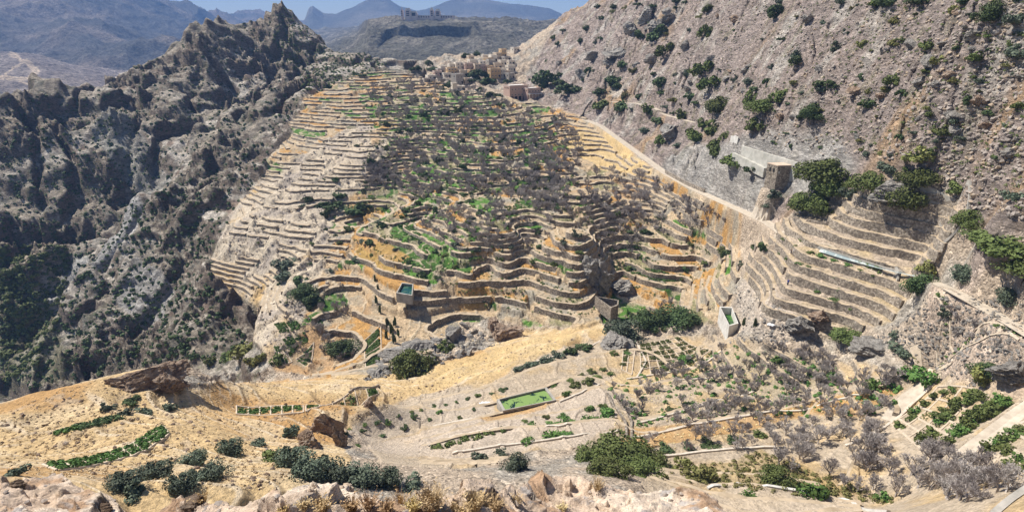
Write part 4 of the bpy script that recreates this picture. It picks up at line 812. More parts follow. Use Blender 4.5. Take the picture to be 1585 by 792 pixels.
# far resort on the plateau edge
for (u, v, w_, d_, h, lab) in [(655,28,60,20,6,'long low pink hotel block on the far plateau edge'),(687,28,52,20,6,'flat pink hotel wing at the right end of the far plateau buildings')]:
    R_ = 1560; p = ray(u, v + 1) * R_; e = empty('hotel', p); MB().box((-w_ / 2, -d_ / 2, -25), (w_ / 2, d_ / 2, h)).build('wall', M_rosy, e); MB().box((-w_ / 2 - 1, -d_ / 2 - 1, h + .01), (w_ / 2 + 1, d_ / 2 + 1, h + 1.2)).build('roof', M_roof, e)
    for i in range(int(w_ / 6)): MB().box((-w_ / 2 + 2 + i * 6, -d_ / 2 - .3, 2), (-w_ / 2 + 4.5 + i * 6, -d_ / 2 - .01, 6)).build('window', M_dark, e)
    tag(e, lab, 'hotel')
for (u, w_, h, lab) in [(623,5,18,'slim pale tower at the left end of the far resort'),(632,14,17,'broad stepped pink tower of the far resort'),(669,9,18,'tall pink tower standing mid resort on the far plateau'),(678,14,15,'stout pink tower beside the tall mid resort tower'),(641,18,10,'squat pink block between the far resort towers')]:
    p = ray(u, 28) * 1550; e = empty('tower', p); MB().box((-w_ / 2, -6, -25), (w_ / 2, 6, h)).build('wall', M_rosy, e); MB().box((-w_ / 2 + 2, -4, h + .01), (w_ / 2 - 2, 4, h + 5)).build('roof', HW[1], e)
    for i in range(3): MB().box((-w_ / 4, -6.4, 4 + i * h / 4), (w_ / 4, -6.01, 6.5 + i * h / 4)).build('window', M_dark, e)
    tag(e, lab, 'tower')
# stone water house on the hillside
def rise(p, v):                                    # height above p at which its vertical reaches sight line v
    h_ = 0.0
    while h_ < 20 and float(proj(p.x, p.y, p.z + h_)[1]) > v: h_ += 0.05
    return h_
zr = HBZ; A_, B_, D_ = at(1204.5, 257.4, zr), at(1232.6, 256.8, zr), at(1188, 253.2, zr)
Cc = B_ + (D_ - A_); e = empty('water_house', (A_.x, A_.y, zr - 8)); T_ = -Vector(e.location)
def prism(ps, z0, z1): n = len(ps); return [(p.x + T_.x, p.y + T_.y, z0 + T_.z) for p in ps] + [(p.x + T_.x, p.y + T_.y, z1 + T_.z) for p in ps], [tuple(range(n))[::-1], tuple(range(n, 2 * n))] + [(i, (i + 1) % n, n + (i + 1) % n, n + i) for i in range(n)]
mesh_np('wall', *prism([A_, B_, Cc, D_], zr - 12, zr), M_stone, e)
c0 = (A_ + B_ + Cc + D_) / 4; mesh_np('roof', *prism([c0 + (q3 - c0) * 1.03 for q3 in (A_, B_, Cc, D_)], zr + .003, zr + 0.3), simple_mat('roof_earth', (0.5, 0.38, 0.28), (0.62, 0.5, 0.4), 1), e)
for k_ in (0.25, 0.6):
    q3 = D_.lerp(A_, k_); q4 = D_.lerp(A_, k_ + 0.16); ou = Vector((-(A_ - D_).normalized().y, (A_ - D_).normalized().x, 0)); ou = -ou if ou.dot(A_) > 0 else ou; ou *= 0.06
    mesh_np('window', [tuple(x + T_) for x in (Vector((q3.x, q3.y, zr - 2.2)) + ou, Vector((q4.x, q4.y, zr - 2.2)) + ou, Vector((q4.x, q4.y, zr - 1.0)) + ou, Vector((q3.x, q3.y, zr - 1.0)) + ou, Vector((q3.x, q3.y, zr - 2.2)), Vector((q4.x, q4.y, zr - 2.2)), Vector((q4.x, q4.y, zr - 1.0)), Vector((q3.x, q3.y, zr - 1.0)))], [(0, 1, 2, 3), (0, 4, 5, 1), (1, 5, 6, 2), (2, 6, 7, 3), (3, 7, 4, 0)], M_dark, e)
q3 = A_.lerp(B_, 0.1); mesh_np('lamp', *boxm((q3.x + T_.x - .25, q3.y + T_.y - .25, 5.6), (q3.x + T_.x + .25, q3.y + T_.y + .05, 6.3)), M_white, e)
tag(e, 'square stone water house with two small windows on the bare rock slope', 'building')
M_dam = simple_mat('dam_plaster', (0.36, 0.35, 0.31), (0.52, 0.5, 0.45), 0.5, det=8)
def long_wall(P0, P1, h0, h1, th, name, lab, mat):
    d = (P1 - P0); d.z = 0; h0 += 1.5; h1 += 1.5; d.normalize(); n_ = Vector((-d.y, d.x, 0)) * th; co = []
    for p, hh_ in ((P0, h0), (P1, h1)): co += [p, p + n_, p + n_ - Vector((0, 0, hh_)), p - Vector((0, 0, hh_))]
    o = mesh_np(name, [tuple(x) for x in co], [(0, 1, 2, 3), (7, 6, 5, 4), (0, 4, 5, 1), (1, 5, 6, 2), (2, 6, 7, 3), (3, 7, 4, 0)], mat); tag(o, lab, 'wall'); return o
Q0 = place(1146, 240); r0 = rise(Q0, 226); long_wall(Q0 + Vector((0, 0, r0)), at(1233, 251.5, zr + 1.6), r0 + 1, 5, 0.9, 'concrete_wall', 'long pale plastered dam wall leading to the stone water house', M_dam)
Q0, Q1 = place(1137, 243), place(1186, 268); r0, r1_ = rise(Q0, 236), rise(Q1, 260); long_wall(Q0 + Vector((0, 0, r0)), Q1 + Vector((0, 0, r1_)), r0, r1_, -1.2, 'concrete_wall', 'lower pale ledge wall left of the stone water house', M_dam)
wall_line([(1131,219),(1142,222)], 2.2, 0.5, M_white, 'white_hut', 'tiny white washed hut', 'hut')
for ln_ in ([(670,660),(700,654),(740,647)],[(866,622),(900,608),(928,595)],[(662,690),(700,676),(783,661),(866,660),(955,646)],[(700,702),(760,692),(830,684),(890,675),(963,667)],[(970,587),(1020,580),(1067,571),(1117,543)],[(960,597),(1040,588),(1117,577)],[(987,655),(1080,630),(1167,606)],[(977,678),(1067,659),(1130,648),(1200,636)],[(1017,708),(1080,700),(1133,695),(1200,692)],[(1200,636),(1275,626),(1330,612)],[(830,560),(880,545),(930,527)],[(985,585),(1000,560),(985,530)],[(1308,690),(1350,672),(1378,655)],[(1378,655),(1410,627),(1445,595)]):
    wall_line(ln_, 0.32, 0.45, M_ridge2, desc='low pale field edging', cat='field edge', name='field_edging')
# kerbs, plot walls, channels
wall_line([(1095,756),(1140,749),(1190,753),(1250,763),(1310,775),(1375,792)], 0.35, 0.5, M_white, 'kerb_wall', 'white curved kerb wall', 'kerb')
wall_line([(1535,800),(1560,778),(1590,758)], 0.5, 0.7, M_conc, 'kerb_wall', 'straight pale concrete channel wall', 'kerb')
wall_line([(1315,322),(1340,312),(1366,302)], 0.9, 0.5, M_stone, desc='straight plot boundary wall')
wall_line([(1424,294),(1450,304),(1476,316)], 1.6, 0.6, M_conc, 'concrete_wall', 'thick pale concrete wall')
wall_line([(1420,301),(1460,318),(1497,334),(1492,350),(1470,372),(1450,385)], 0.6, 0.6, M_conc, desc='pale boundary wall')
wall_line([(1452,385),(1448,398),(1445,412)], 1.0, 0.8, M_conc, 'steps', 'pale stone steps', 'steps')
wall_line([(940,610),(955,635),(968,655),(970,680)], 0.7, 0.5, M_stone, desc='stone lined channel wall')
wall_line([(948,606),(964,632),(977,652),(978,682)], 0.5, 0.5, M_stone, desc='pale stone channel edge')
wall_line([(540,608),(580,600),(586,596)], 0.5, 0.4, M_stone, desc='thin field edge wall')
wall_line([(1242,350),(1290,338),(1313,330)], 0.7, 0.5, M_stone, desc='plot corner wall')
wall_line([(897,184),(905,170),(917,157)], 1.2, 0.6, M_stone, desc='dark sloping path wall')
wall_line([(990,190),(1010,185),(1030,176)], 0.8, 0.6, M_stone, desc='short hillside wall')
wall_line([(1030,268),(1060,285),(1090,298)], 1.4, 0.7, M_stone, desc='thick path side wall')
wall_line([(1215,352),(1268,385),(1330,404),(1400,423)], 0.5, 0.5, M_conc, 'channel_wall', 'pale water channel wall', 'channel')
wm = watermat('channel_water', (0.3, 0.36, 0.36), (0.45, 0.48, 0.46), 0.5); ribbon('water_channel', world_line([(1268,391),(1300,401),(1350,415),(1415,430)], HZ), 0.35, wm, 0.5, 'narrow glinting water channel', 'channel')
wall_line([(1385,421),(1392,433),(1388,440)], 1.4, 0.4, M_conc, desc='small pale end wall')
# ------------------------------------------------------------------ shrubs and trees seen one by one: (u, v, width in photo pixels, kind)
HILLB = [(933,30,14,'D'),(950,13,12,'D'),(988,8,12,'D'),(1010,12,14,'D'),(1048,3,18,'D'),(1062,5,14,'D'),(1095,17,20,'O'),(872,48,8,'D'),(856,60,8,'O'),(863,70,8,'D'),(899,65,13,'D'),(921,67,9,'G'),(990,58,20,'D'),(1010,62,30,'D'),(1008,38,14,'D'),(1025,52,20,'D'),(1092,55,22,'O'),(1030,85,28,'O'),(962,103,22,'D'),(980,112,14,'Y'),(912,113,14,'D'),(867,118,16,'D'),(903,125,9,'D'),(950,127,26,'D'),(957,137,12,'D'),(1024,133,18,'D'),(1023,145,14,'D'),(1064,112,18,'O'),(1045,118,12,'G'),(1090,115,30,'O'),(1101,137,30,'O'),(1071,152,20,'D'),(1078,160,12,'D'),(1045,157,18,'Y'),(990,151,16,'D'),(967,150,12,'G'),(930,145,22,'D'),(880,143,34,'D'),(846,133,30,'D'),(868,132,20,'D'),(925,166,26,'O'),(937,163,18,'O'),(962,170,30,'D'),(1006,172,26,'O'),(1020,190,22,'D'),(1060,183,26,'O'),(1000,205,18,'G'),(1023,222,16,'O'),(1048,226,16,'G'),
 (1100,207,36,'O'),(1066,207,30,'O'),(1082,216,30,'O'),(1107,227,32,'O'),(1122,212,20,'O'),(1092,196,24,'O'),(1108,240,20,'O'),(1135,255,36,'O'),(1162,264,24,'D'),(1160,130,18,'G'),(1170,140,18,'D'),(1163,158,22,'O'),(1185,170,40,'O'),(1170,200,28,'O'),(1112,170,38,'O'),(1207,5,16,'G'),(1200,28,26,'D'),(1212,62,14,'D'),(1230,88,18,'G'),(1292,78,24,'G'),(1302,5,18,'G'),(1355,8,24,'O'),(1375,8,38,'D'),(1425,5,30,'D'),(1492,3,20,'D'),(1530,30,42,'D'),(1570,34,30,'G'),(1475,20,18,'Y'),(1385,36,16,'Y'),(1435,75,30,'O'),(1450,98,22,'Y'),(1435,112,14,'O'),(1510,92,26,'O'),(1572,86,28,'G'),(1475,127,14,'Y'),(1380,130,22,'O'),(1375,142,18,'Y'),(1280,135,30,'D'),(1207,155,28,'O'),(1187,130,16,'D'),(1227,130,11,'Y'),(1230,98,20,'D'),(1257,182,38,'D'),(1346,165,30,'D'),(1438,178,16,'O'),(1498,162,18,'D'),(1478,190,20,'G'),(1457,207,26,'O'),(1448,220,12,'G'),(1330,219,12,'Y'),(1415,206,12,'G'),(1490,217,18,'G'),(1420,247,34,'Y'),(1363,240,10,'Y'),(1370,264,30,'G'),(1575,167,20,'O'),
 (1283,275,64,'O'),(1287,296,42,'O'),(1258,322,60,'O'),(1195,304,26,'G'),(1237,303,18,'O'),(1345,289,52,'O'),(1320,302,26,'G'),(1395,312,62,'O'),(1420,282,40,'O'),(1500,347,44,'O'),(1436,419,30,'Y'),(1423,449,44,'D'),(1492,433,46,'G'),(1562,468,44,'G'),(1570,307,26,'G'),(1482,297,30,'O'),(1180,387,16,'D'),(1168,384,14,'D'),(1126,400,18,'D'),(1147,412,14,'G'),(1122,392,20,'O'),(1315,524,40,'O'),(1390,545,30,'G'),(1528,578,42,'D'),(1525,592,40,'Y'),(1398,262,14,'O'),(1185,320,14,'G'),(1430,270,24,'O')]
for u, v, w_, kd in HILLB: bush(u, v, w_, kd, group='shrubs on the stony hillside')
r6 = random.Random(21)
def inside(poly, n, minlen=0):
    us_ = [p[0] for p in poly]; vs_ = [p[1] for p in poly]; k = 0
    while k < n:
        u, v = r6.uniform(min(us_), max(us_)), r6.uniform(min(vs_), max(vs_))
        if inpoly(np.array([u]), np.array([v]), poly)[0]: k += 1; yield u, v
for u, v in inside([(800,140),(930,0),(1585,0),(1585,330),(1500,330),(1420,250),(1260,250),(1100,190),(900,175)], 95): bush(u, v, r6.choice((5, 6, 7, 9, 11)) * (1 + (u - 800) / 1400), r6.choice('DDOGY'), group='shrubs on the stony hillside')
LOWB = [(376,548,44,'Y'),(352,556,28,'O'),(396,562,26,'Y'),(330,560,24,'O'),(470,458,40,'D'),(484,474,26,'D'),(464,440,22,'D'),(641,572,60,'O'),(690,542,26,'O'),(805,572,20,'G'),(825,567,22,'G'),(845,560,22,'G'),(865,551,22,'G'),(885,547,22,'D'),(905,541,22,'D'),(1000,503,46,'D'),(1022,502,38,'D'),(1047,500,50,'D'),(1072,498,34,'D'),(990,498,26,'D'),(962,522,50,'G'),(945,512,24,'G'),
 (1420,585,50,'C'),(1442,592,30,'C'),(1405,580,26,'C'),(530,545,40,'D'),(545,330,30,'D'),(560,322,26,'D'),(510,320,30,'D'),(525,305,20,'D'),(445,410,36,'G'),(440,430,30,'G'),(1460,488,20,'G'),(1385,520,24,'G'),
 (520,280,14,'D'),(475,312,14,'D'),(506,335,16,'D'),(430,560,18,'O'),(1350,600,30,'C'),(1205,560,24,'C'),(1290,585,22,'C'),
 (190,752,46,'G'),(240,738,46,'G'),(302,717,40,'G'),(355,702,40,'G'),(400,689,32,'G'),(448,672,28,'G'),(330,738,40,'G'),(280,757,46,'G'),(305,742,30,'G'),(212,762,34,'G'),(450,722,50,'G'),(480,738,60,'G'),(520,744,56,'G'),(560,748,56,'G'),(600,750,46,'G'),(636,752,34,'G'),(430,712,36,'O'),(500,720,36,'G'),(165,632,22,'G'),(195,641,22,'G'),(222,640,22,'G'),(262,634,24,'G'),(205,622,20,'D'),(25,735,26,'G'),
 (962,714,74,'O'),(918,712,48,'O'),(992,736,52,'O'),(945,735,50,'O'),(1015,720,40,'O'),(800,726,40,'G'),(775,702,22,'G'),(742,712,24,'G'),(1205,745,40,'O'),(1250,762,44,'C'),(1160,770,22,'C'),(1370,775,26,'C'),(1085,740,34,'Y'),(1060,725,30,'Y')]
for u, v, w_, kd in LOWB: bush(u, v, w_, kd, 'olive_tree' if kd == 'G' and w_ > 20 else 'shrub', 'tree' if kd == 'G' and w_ > 20 else 'shrub', 'tree' if kd == 'G' and w_ > 20 else 'bush')
for u, v, h in ((600,508,26),(606,516,26),(612,505,22),(598,525,24),(610,530,24),(585,452,18),(583,470,20),(588,485,20),(581,436,16),(617,520,18),(1168,506,22),(1150,505,22)):
    p = place(u, v); s_ = h / pxm(p) / 3; new_ = new('cypress', CONE, None, p, s_, rnd.uniform(0, 6)); add(new_, 'narrow dark green tree', 'tree', p, 'narrow dark trees in the gully')
for i, (u, v, w_, mi, lab) in enumerate(((1540,415,118,0,'wide spreading acacia at the right edge'),(1578,440,84,1,'second acacia crown at the frame edge'),(1515,385,60,1,'smaller acacia touching the plot corner'))):
    p = place(u, v); s_ = w_ / pxm(p) / 2.3; e = empty('acacia_tree', (p.x, p.y, p.z + s_ * 0.25), i * 1.3); e.scale = (s_, s_, s_); new('crown', FLAT[mi], e); new('trunk', TRS, e, sc=1.4); tag(e, lab, 'tree')
# green trees and dark bushes mixed through the upper bowl
for u, v in inside([(570,140),(700,130),(850,180),(900,220),(870,320),(740,320),(600,290),(560,260),(600,200)], 70): bush(u, v, r6.uniform(6, 13), r6.choice('DDDOG'), group='green bushes among the upper terraces')
for u, v in inside([(540,300),(800,280),(1080,340),(1110,430),(900,440),(640,430),(520,400)], 110): bush(u, v, r6.uniform(6, 14), r6.choice('DDOOG'), group='green bushes on the middle terraces')
for u, v in inside([(640,95),(720,90),(800,130),(870,160),(690,150)], 14): bush(u, v, r6.uniform(8, 14), 'D', group='dark trees around the village')
for u, v, w_ in ((732,84,20),(722,88,16),(738,86,14),(742,122,24),(756,127,22),(748,130,18),(670,108,14),(562,118,12),(640,109,12),(648,109,10),(506,137,12),(1,1,1))[:-1]: bush(u, v, w_, 'D', group='dark trees around the village')
for u, v in inside([(470,210),(560,190),(600,300),(500,440),(400,500),(380,400)], 30): bush(u, v, r6.uniform(4, 9), r6.choice('DOG'), group='small bushes on the pale spur')
# leafless trees
BT = []
def bts(poly, n, lo, hi):
    for u, v in inside(poly, n):
        p = place(u, v)
        if p: BT.append((p, r6.uniform(lo, hi)))
bts([(560,130),(690,118),(770,155),(870,182),(905,215),(885,300),(840,330),(760,300),(640,300),(560,285),(600,210)], 680, 2.2, 4.0)
bts([(1000,160),(870,180),(900,200)], 0, 1, 2)
bts([(885,285),(930,262),(1010,275),(1060,300),(1130,345),(1090,360),(1020,345),(960,345),(905,335)], 80, 2.4, 3.9)
bts([(920,350),(1000,345),(990,400),(930,415)], 22, 2.0, 3.0)
bts([(560,250),(640,290),(730,330),(790,310),(770,390),(720,370),(640,320)], 60, 2.0, 3.0)
bts([(820,230),(870,230),(880,330),(820,320)], 45, 2.0, 3.2)
bts([(950,610),(1130,530),(1250,545),(1400,590),(1370,635),(1280,645),(1150,655),(985,665)], 90, 1.8, 2.9)
bts([(1000,668),(1180,655),(1300,650),(1300,690),(1010,700)], 18, 1.6, 2.4)
bts([(1190,690),(1330,660),(1440,700),(1560,745),(1560,790),(1400,780),(1200,730)], 34, 2.1, 3.4)
bts([(460,430),(530,440),(545,500),(530,570),(500,570),(495,500)], 22, 1.8, 2.8)
bts([(600,250),(760,300),(1000,290),(1080,345),(930,400),(760,400),(620,350)], 120, 1.6, 3.0)
bts([(940,600),(1110,550),(1250,550),(1400,600),(1370,650),(1180,690),(1000,690)], 90, 1.6, 2.8)
bts([(1200,690),(1350,650),(1450,710),(1570,750),(1560,790),(1400,785),(1220,735)], 26, 2.2, 3.4)
bts([(430,440),(560,560),(440,560)], 14, 1.4, 2.4)
bts([(950,480),(1050,465),(1080,480),(1000,490)], 8, 1.6, 2.2)
bts([(300,580),(400,575),(410,595),(310,605)], 12, 1.2, 1.9)
bts([(1430,470),(1530,505),(1560,560),(1470,520)], 9, 1.3, 2.0)
for q3 in [(1300,650,3.0),(1335,640,3.2),(1345,668,3.0),(1360,700,3.4),(1245,690,2.8),(1465,770,3.6),(1410,735,3.4),(1500,760,3.6)]: p = place(q3[0], q3[1]); BT.append((p, q3[2]))
BT.sort(key=lambda t_: -t_[1] * pxm(t_[0]))
for p, s_ in BT[:296]: bare(p, s_)
rco, rfa, of_ = [], [], 0
tr0 = [(np.concatenate([np.array(t[0][0]), np.array(t[1][0])]), [np.array(t[0][1]), np.array(t[1][1]) + len(t[0][0])]) for t in TW]
for p, s_ in BT[296:]:
    c3, f3 = r6.choice(tr0); an = r6.uniform(0, 6.28); ca, sa = math.cos(an) * s_, math.sin(an) * s_
    rco.append(np.stack([c3[:, 0] * ca - c3[:, 1] * sa + p.x, c3[:, 0] * sa + c3[:, 1] * ca + p.y, c3[:, 2] * s_ + p.z], -1)); rfa += [f_ + of_ for f_ in f3]; of_ += len(c3)
if rco: tag(mesh_np('bare_trees', np.concatenate(rco), np.concatenate(rfa), LM_['P']), 'far grove of leafless grey trees massed over the upper terraces', 'trees', 'leafless fruit trees on the terraces', 'stuff')
# ------------------------------------------------------------------ planted beds
def leafpile(cs, n, r_, h_, leaf, seed):
    g_ = np.random.RandomState(seed); k = g_.randint(0, len(cs), n); c_ = np.array(cs)[k]; d = g_.normal(size=(n, 3)); d /= np.linalg.norm(d, axis=1)[:, None]; rr = g_.uniform(0.3, 1, n)[:, None] ** 0.5
    c_ = c_ + d * rr * np.array([r_, r_, h_]) + [0, 0, h_ * 0.6]; t1 = np.cross(d, g_.normal(size=(n, 3))); t1 /= np.linalg.norm(t1, axis=1)[:, None]; t2 = np.cross(d, t1); s = leaf * g_.uniform(0.6, 1.4, n)[:, None]
    return np.stack([c_ - t1 * s, c_ + t2 * s, c_ + t1 * s, c_ - t2 * s], 1).reshape(-1, 3), np.arange(n * 4).reshape(n, 4)
M_ridge = simple_mat('earth_ridge', (0.44, 0.36, 0.27), (0.56, 0.47, 0.36), 1.2)
def bed(label, quad, nu_, nv_, kd='C', fill=0.95, dens=14, hgt=0.25, ridge=True, cat='vegetable bed', soil=None, ridge_w=0.22):
    c_ = [place(*q3) for q3 in quad]
    if any(x is None for x in c_): return
    P_ = lambda a, b: (c_[0] * (1 - a) + c_[1] * a) * (1 - b) + (c_[3] * (1 - a) + c_[2] * a) * b
    m_ = P_(0.5, 0.5); e = empty('crop_field', (m_.x, m_.y, gz(m_.x, m_.y))); off = np.array(e.location)
    cells = []; 
    for i in range(nu_):
        for j in range(nv_):
            if r6.random() < fill: cells.append((i, j))
    lc_ = (c_[1] - c_[0]).length / nu_; wc_ = (c_[3] - c_[0]).length / nv_; cs = []
    for i, j in cells:
        nn_ = max(4, int(lc_ * wc_ * (3 if m_.length > 150 else 1.3)))
        for _ in range(nn_): p = P_((i + r6.uniform(0.12, 0.88)) / nu_, (j + r6.uniform(0.15, 0.85)) / nv_); cs.append((p.x - off[0], p.y - off[1], gz(p.x, p.y) - off[2]))
    if not cs: p = P_(0.5, 0.5); cs = [(p.x - off[0], p.y - off[1], 0.0)]
    co, fa = leafpile(cs, min(30000, len(cs) * dens), 0.5, hgt, 0.16, len(LIST)); mesh_np('plants', co, fa, LM_[kd], e)
    if ridge:
        rc_, rf_ = [], []
        def rline(a, b):
            n = max(4, int((P_(*b) - P_(*a)).length / 1.2)); L_ = [P_(a[0] + (b[0] - a[0]) * t_ / (n - 1), a[1] + (b[1] - a[1]) * t_ / (n - 1)) for t_ in range(n)]; d = (L_[-1] - L_[0]); nr_ = Vector((d.y, -d.x, 0)).normalized() * ridge_w; o_ = len(rc_)
            for q3 in L_:
                z = gz(q3.x, q3.y)
                for s_, hh_ in ((-1, -.1), (-.5, .22), (.5, .22), (1, -.1)): rc_.append((q3.x + nr_.x * s_ - off[0], q3.y + nr_.y * s_ - off[1], z + hh_ - off[2]))
            for k_ in range(n - 1):
                for s_ in range(3): a0 = o_ + k_ * 4 + s_; rf_.append((a0, a0 + 1, a0 + 5, a0 + 4))
        for i in range(nu_ + 1): rline((i / nu_, 0), (i / nu_, 1))
        for j in range(nv_ + 1): rline((0, j / nv_), (1, j / nv_))
        mesh_np('earth_ridges', rc_, rf_, M_ridge, e)
    tag(e, label, cat); return e
bed('striped green vegetable bed in three long rows on the golden slope', [(66,719),(252,659),(262,671),(88,728)], 9, 3, dens=20, hgt=0.3)
bed('dark green net like bed under the overhanging rock brow', [(96,665),(190,640),(205,649),(118,672)], 1, 2, 'D', 1, 26, 0.4, ridge=False)
bed('small dark green strip left of the striped bed', [(70,672),(125,662),(140,668),(80,676)], 1, 1, 'C', 1, 22, 0.3, ridge=False)
bed('long thin green bed divided into cells across the golden slope', [(366,628),(470,628),(470,638),(366,641)], 6, 1, dens=18)
bed('thin green cells at the right end of the golden slope strip', [(474,627),(583,602),(586,609),(474,637)], 6, 1, fill=0.6, dens=10)
bed('left green stripe garden with three stripes near the gully', [(424,500),(438,497),(464,541),(452,556)], 6, 2, dens=22, ridge=False)
bed('second striped green garden right of the left stripe garden', [(442,497),(456,492),(480,530),(468,541)], 5, 2, dens=18, ridge=False)
bed('lower green garden patch beneath the striped gully garden', [(424,535),(436,530),(452,560),(434,568)], 4, 2, dens=22)
bed('narrow pale green strip beside the earth path in the gully', [(458,556),(470,548),(486,530),(478,566)], 4, 1, dens=16)
bed('small bright green strip between grey leafless trees', [(489,489),(497,488),(502,512),(492,513)], 3, 1, dens=22, ridge=False)
bed('bright green gully bed split by a narrow earth line', [(563,528),(589,502),(590,560),(566,568)], 1, 4, dens=24)
bed('upper bright green plot of the green terrace group', [(629,322),(652,322),(663,338),(640,346)], 2, 3, dens=24, ridge=False)
bed('middle bright green plot of the green terrace group', [(612,344),(626,340),(656,372),(640,377)], 2, 3, dens=24, ridge=False)
bed('small green patch above the dark green pool', [(620,403),(636,398),(646,420),(624,423)], 2, 2, dens=20, ridge=False)
bed('tiny bright green patch left of the reddish terraces', [(532,402),(548,402),(552,410),(536,412)], 2, 1, dens=20, ridge=False)
bed('green strip beneath leafless trees in the middle bowl', [(725,388),(733,386),(735,406),(726,408)], 1, 2, dens=20, ridge=False)
bed('netted green plots high in the upper bowl', [(696,226),(706,219),(722,234),(710,243)], 1, 3, 'C', 1, 20, 0.2)
bed('green plot on a stone ringed terrace in the upper bowl', [(764,207),(780,206),(788,218),(772,220)], 2, 1, dens=18, ridge=False)
bed('lettuce terrace with bright green clumps on orange soil', [(958,420),(1000,416),(1058,436),(1016,441)], 9, 3, 'C', 0.75, 16, 0.3, ridge=False)
bed('lower left lettuce plot beside the gully terraces', [(945,410),(975,405),(990,414),(955,420)], 4, 2, 'C', 0.6, 12, 0.3, ridge=False)
bed('chequered brown green field divided into square cells', [(990,532),(1050,521),(1112,541),(992,584)], 8, 6, 'O', 0.85, 10, 0.3, cat='field')
bed('row of small brown cells above the chequered field', [(965,540),(985,528),(978,580),(962,572)], 2, 4, 'O', 0.6, 8, 0.2, cat='field')
bed('long olive coloured grain strip above the tan corner field', [(664,690),(782,660),(788,668),(668,699)], 6, 1, 'O', 1, 26, 0.35, ridge=False)
bed('narrow divided bed running along the paved path', [(1449,452),(1585,516),(1578,526),(1446,460)], 10, 1, dens=18)
bed('brown seed beds above the rubble wall at right', [(1410,538),(1424,533),(1474,562),(1462,570)], 6, 1, 'Y', 0.9, 6, 0.1)
bed('long cell divided bed on the top curving terrace', [(1220,366),(1385,424),(1380,434),(1226,379)], 11, 1, 'O', 0.5, 8, 0.25)
bed('walled citrus orchard ground cells at right', [(1378,655),(1452,598),(1530,612),(1440,702)], 5, 4, 'O', 0.35, 5, 0.1, cat='orchard plot')
bed('second orchard ground cells right of the orchard lane', [(1500,712),(1585,640),(1620,655),(1560,742)], 5, 2, 'O', 0.35, 5, 0.1, cat='orchard plot')
Q = lambda l, k: [(1185 + a / 3, 528 + b / 3, k) for a, b in l]
ORCH = Q([(625,405),(675,365),(705,330),(750,300),(690,345),(790,258),(835,240),(875,228)], 18) + Q([(735,470),(780,435),(805,380),(815,365),(845,335),(875,315),(910,295),(940,275),(975,262),(1010,265),(850,350)], 23) + Q([(860,475),(885,435),(905,420),(935,405),(950,390),(975,370),(1005,352),(1030,335),(1070,305),(1100,285),(1130,295),(930,430),(1050,345)], 25) + Q([(1050,515),(1090,495),(1075,480),(1130,472),(1165,445),(1190,415),(1120,520)], 27) + Q([(1150,590),(1180,562),(1190,600)], 27)
for u, v, w_ in ORCH: bush(u, v, w_ * 1.0, r6.choice('OOC'), 'orchard_tree', 'orchard tree', 'tree', 'small trees in the citrus orchard')
C3 = lambda l: [(800 + a / 3, 528 + b / 3, w_, k) for a, b, w_, k in l]
for u, v, w_, kd in C3([(172,388,20,'C'),(242,375,28,'C'),(215,350,16,'C'),(330,368,26,'C'),(410,350,30,'C'),(330,318,18,'C'),(402,308,13,'O'),(137,355,11,'O'),(160,442,34,'C'),(245,436,18,'C'),(60,468,24,'C'),(75,396,22,'C'),(40,372,10,'O'),(225,247,17,'C'),(170,208,11,'C'),(245,182,13,'O'),(290,160,13,'O'),(345,143,12,'O'),(395,130,12,'O'),(270,208,15,'O'),(335,195,17,'O'),(375,175,16,'O'),(430,153,12,'C'),(515,60,12,'C'),(450,60,12,'O'),(490,105,10,'O'),(690,505,26,'D'),(800,500,24,'D'),(895,480,24,'D'),(1005,460,24,'D'),(1130,445,24,'O'),(720,320,14,'D'),(800,300,16,'D'),(900,350,14,'D'),(790,90,26,'C')]):
    bush(u, v, w_, kd, 'crop_bush', 'crop mound', 'plant', 'leafy mounds in the bare fields', sz=0.7)
for a, b in ((490,385),(550,372),(595,360),(650,340),(715,325),(760,312),(820,295),(870,288),(920,275),(970,262),(1025,250),(1085,238),(1138,220),(720,348),(795,358),(825,392),(680,395),(575,435),(420,405),(405,430),(835,325),(935,350),(465,480),(485,415),(600,378),(1000,310)):
    bush(400 + a / 3, 528 + b / 3 + 2, r6.uniform(7, 13), r6.choice('OCD'), 'crop_bush', 'crop mound', 'plant', 'leafy mounds in the bare fields', sz=0.7)
for a, b, w_ in ((90,315,14),(140,352,8),(205,378,11),(255,395,13),(315,415,11),(380,435,12),(440,462,9),(500,485,12),(560,500,11),(150,430,12),(105,408,10),(65,385,8),(245,560,11),(318,600,13),(400,640,11),(330,495,9),(345,555,10),(450,535,10),(525,560,9),(200,450,9),(380,505,8)):
    bush(1185 + a / 3, 264 + b / 3 + 1, w_, r6.choice('OCC'), 'crop_bush', 'crop plant', 'plant', 'plants on the curving right terraces', sz=0.8)
for u, v in inside([(600,300),(800,400),(930,420),(880,490),(760,480),(640,420),(560,380)], 80): bush(u, v, r6.uniform(3, 6), r6.choice('OCD'), 'crop_bush', 'terrace plant', 'plant', 'plants on the middle terraces', sz=0.7)
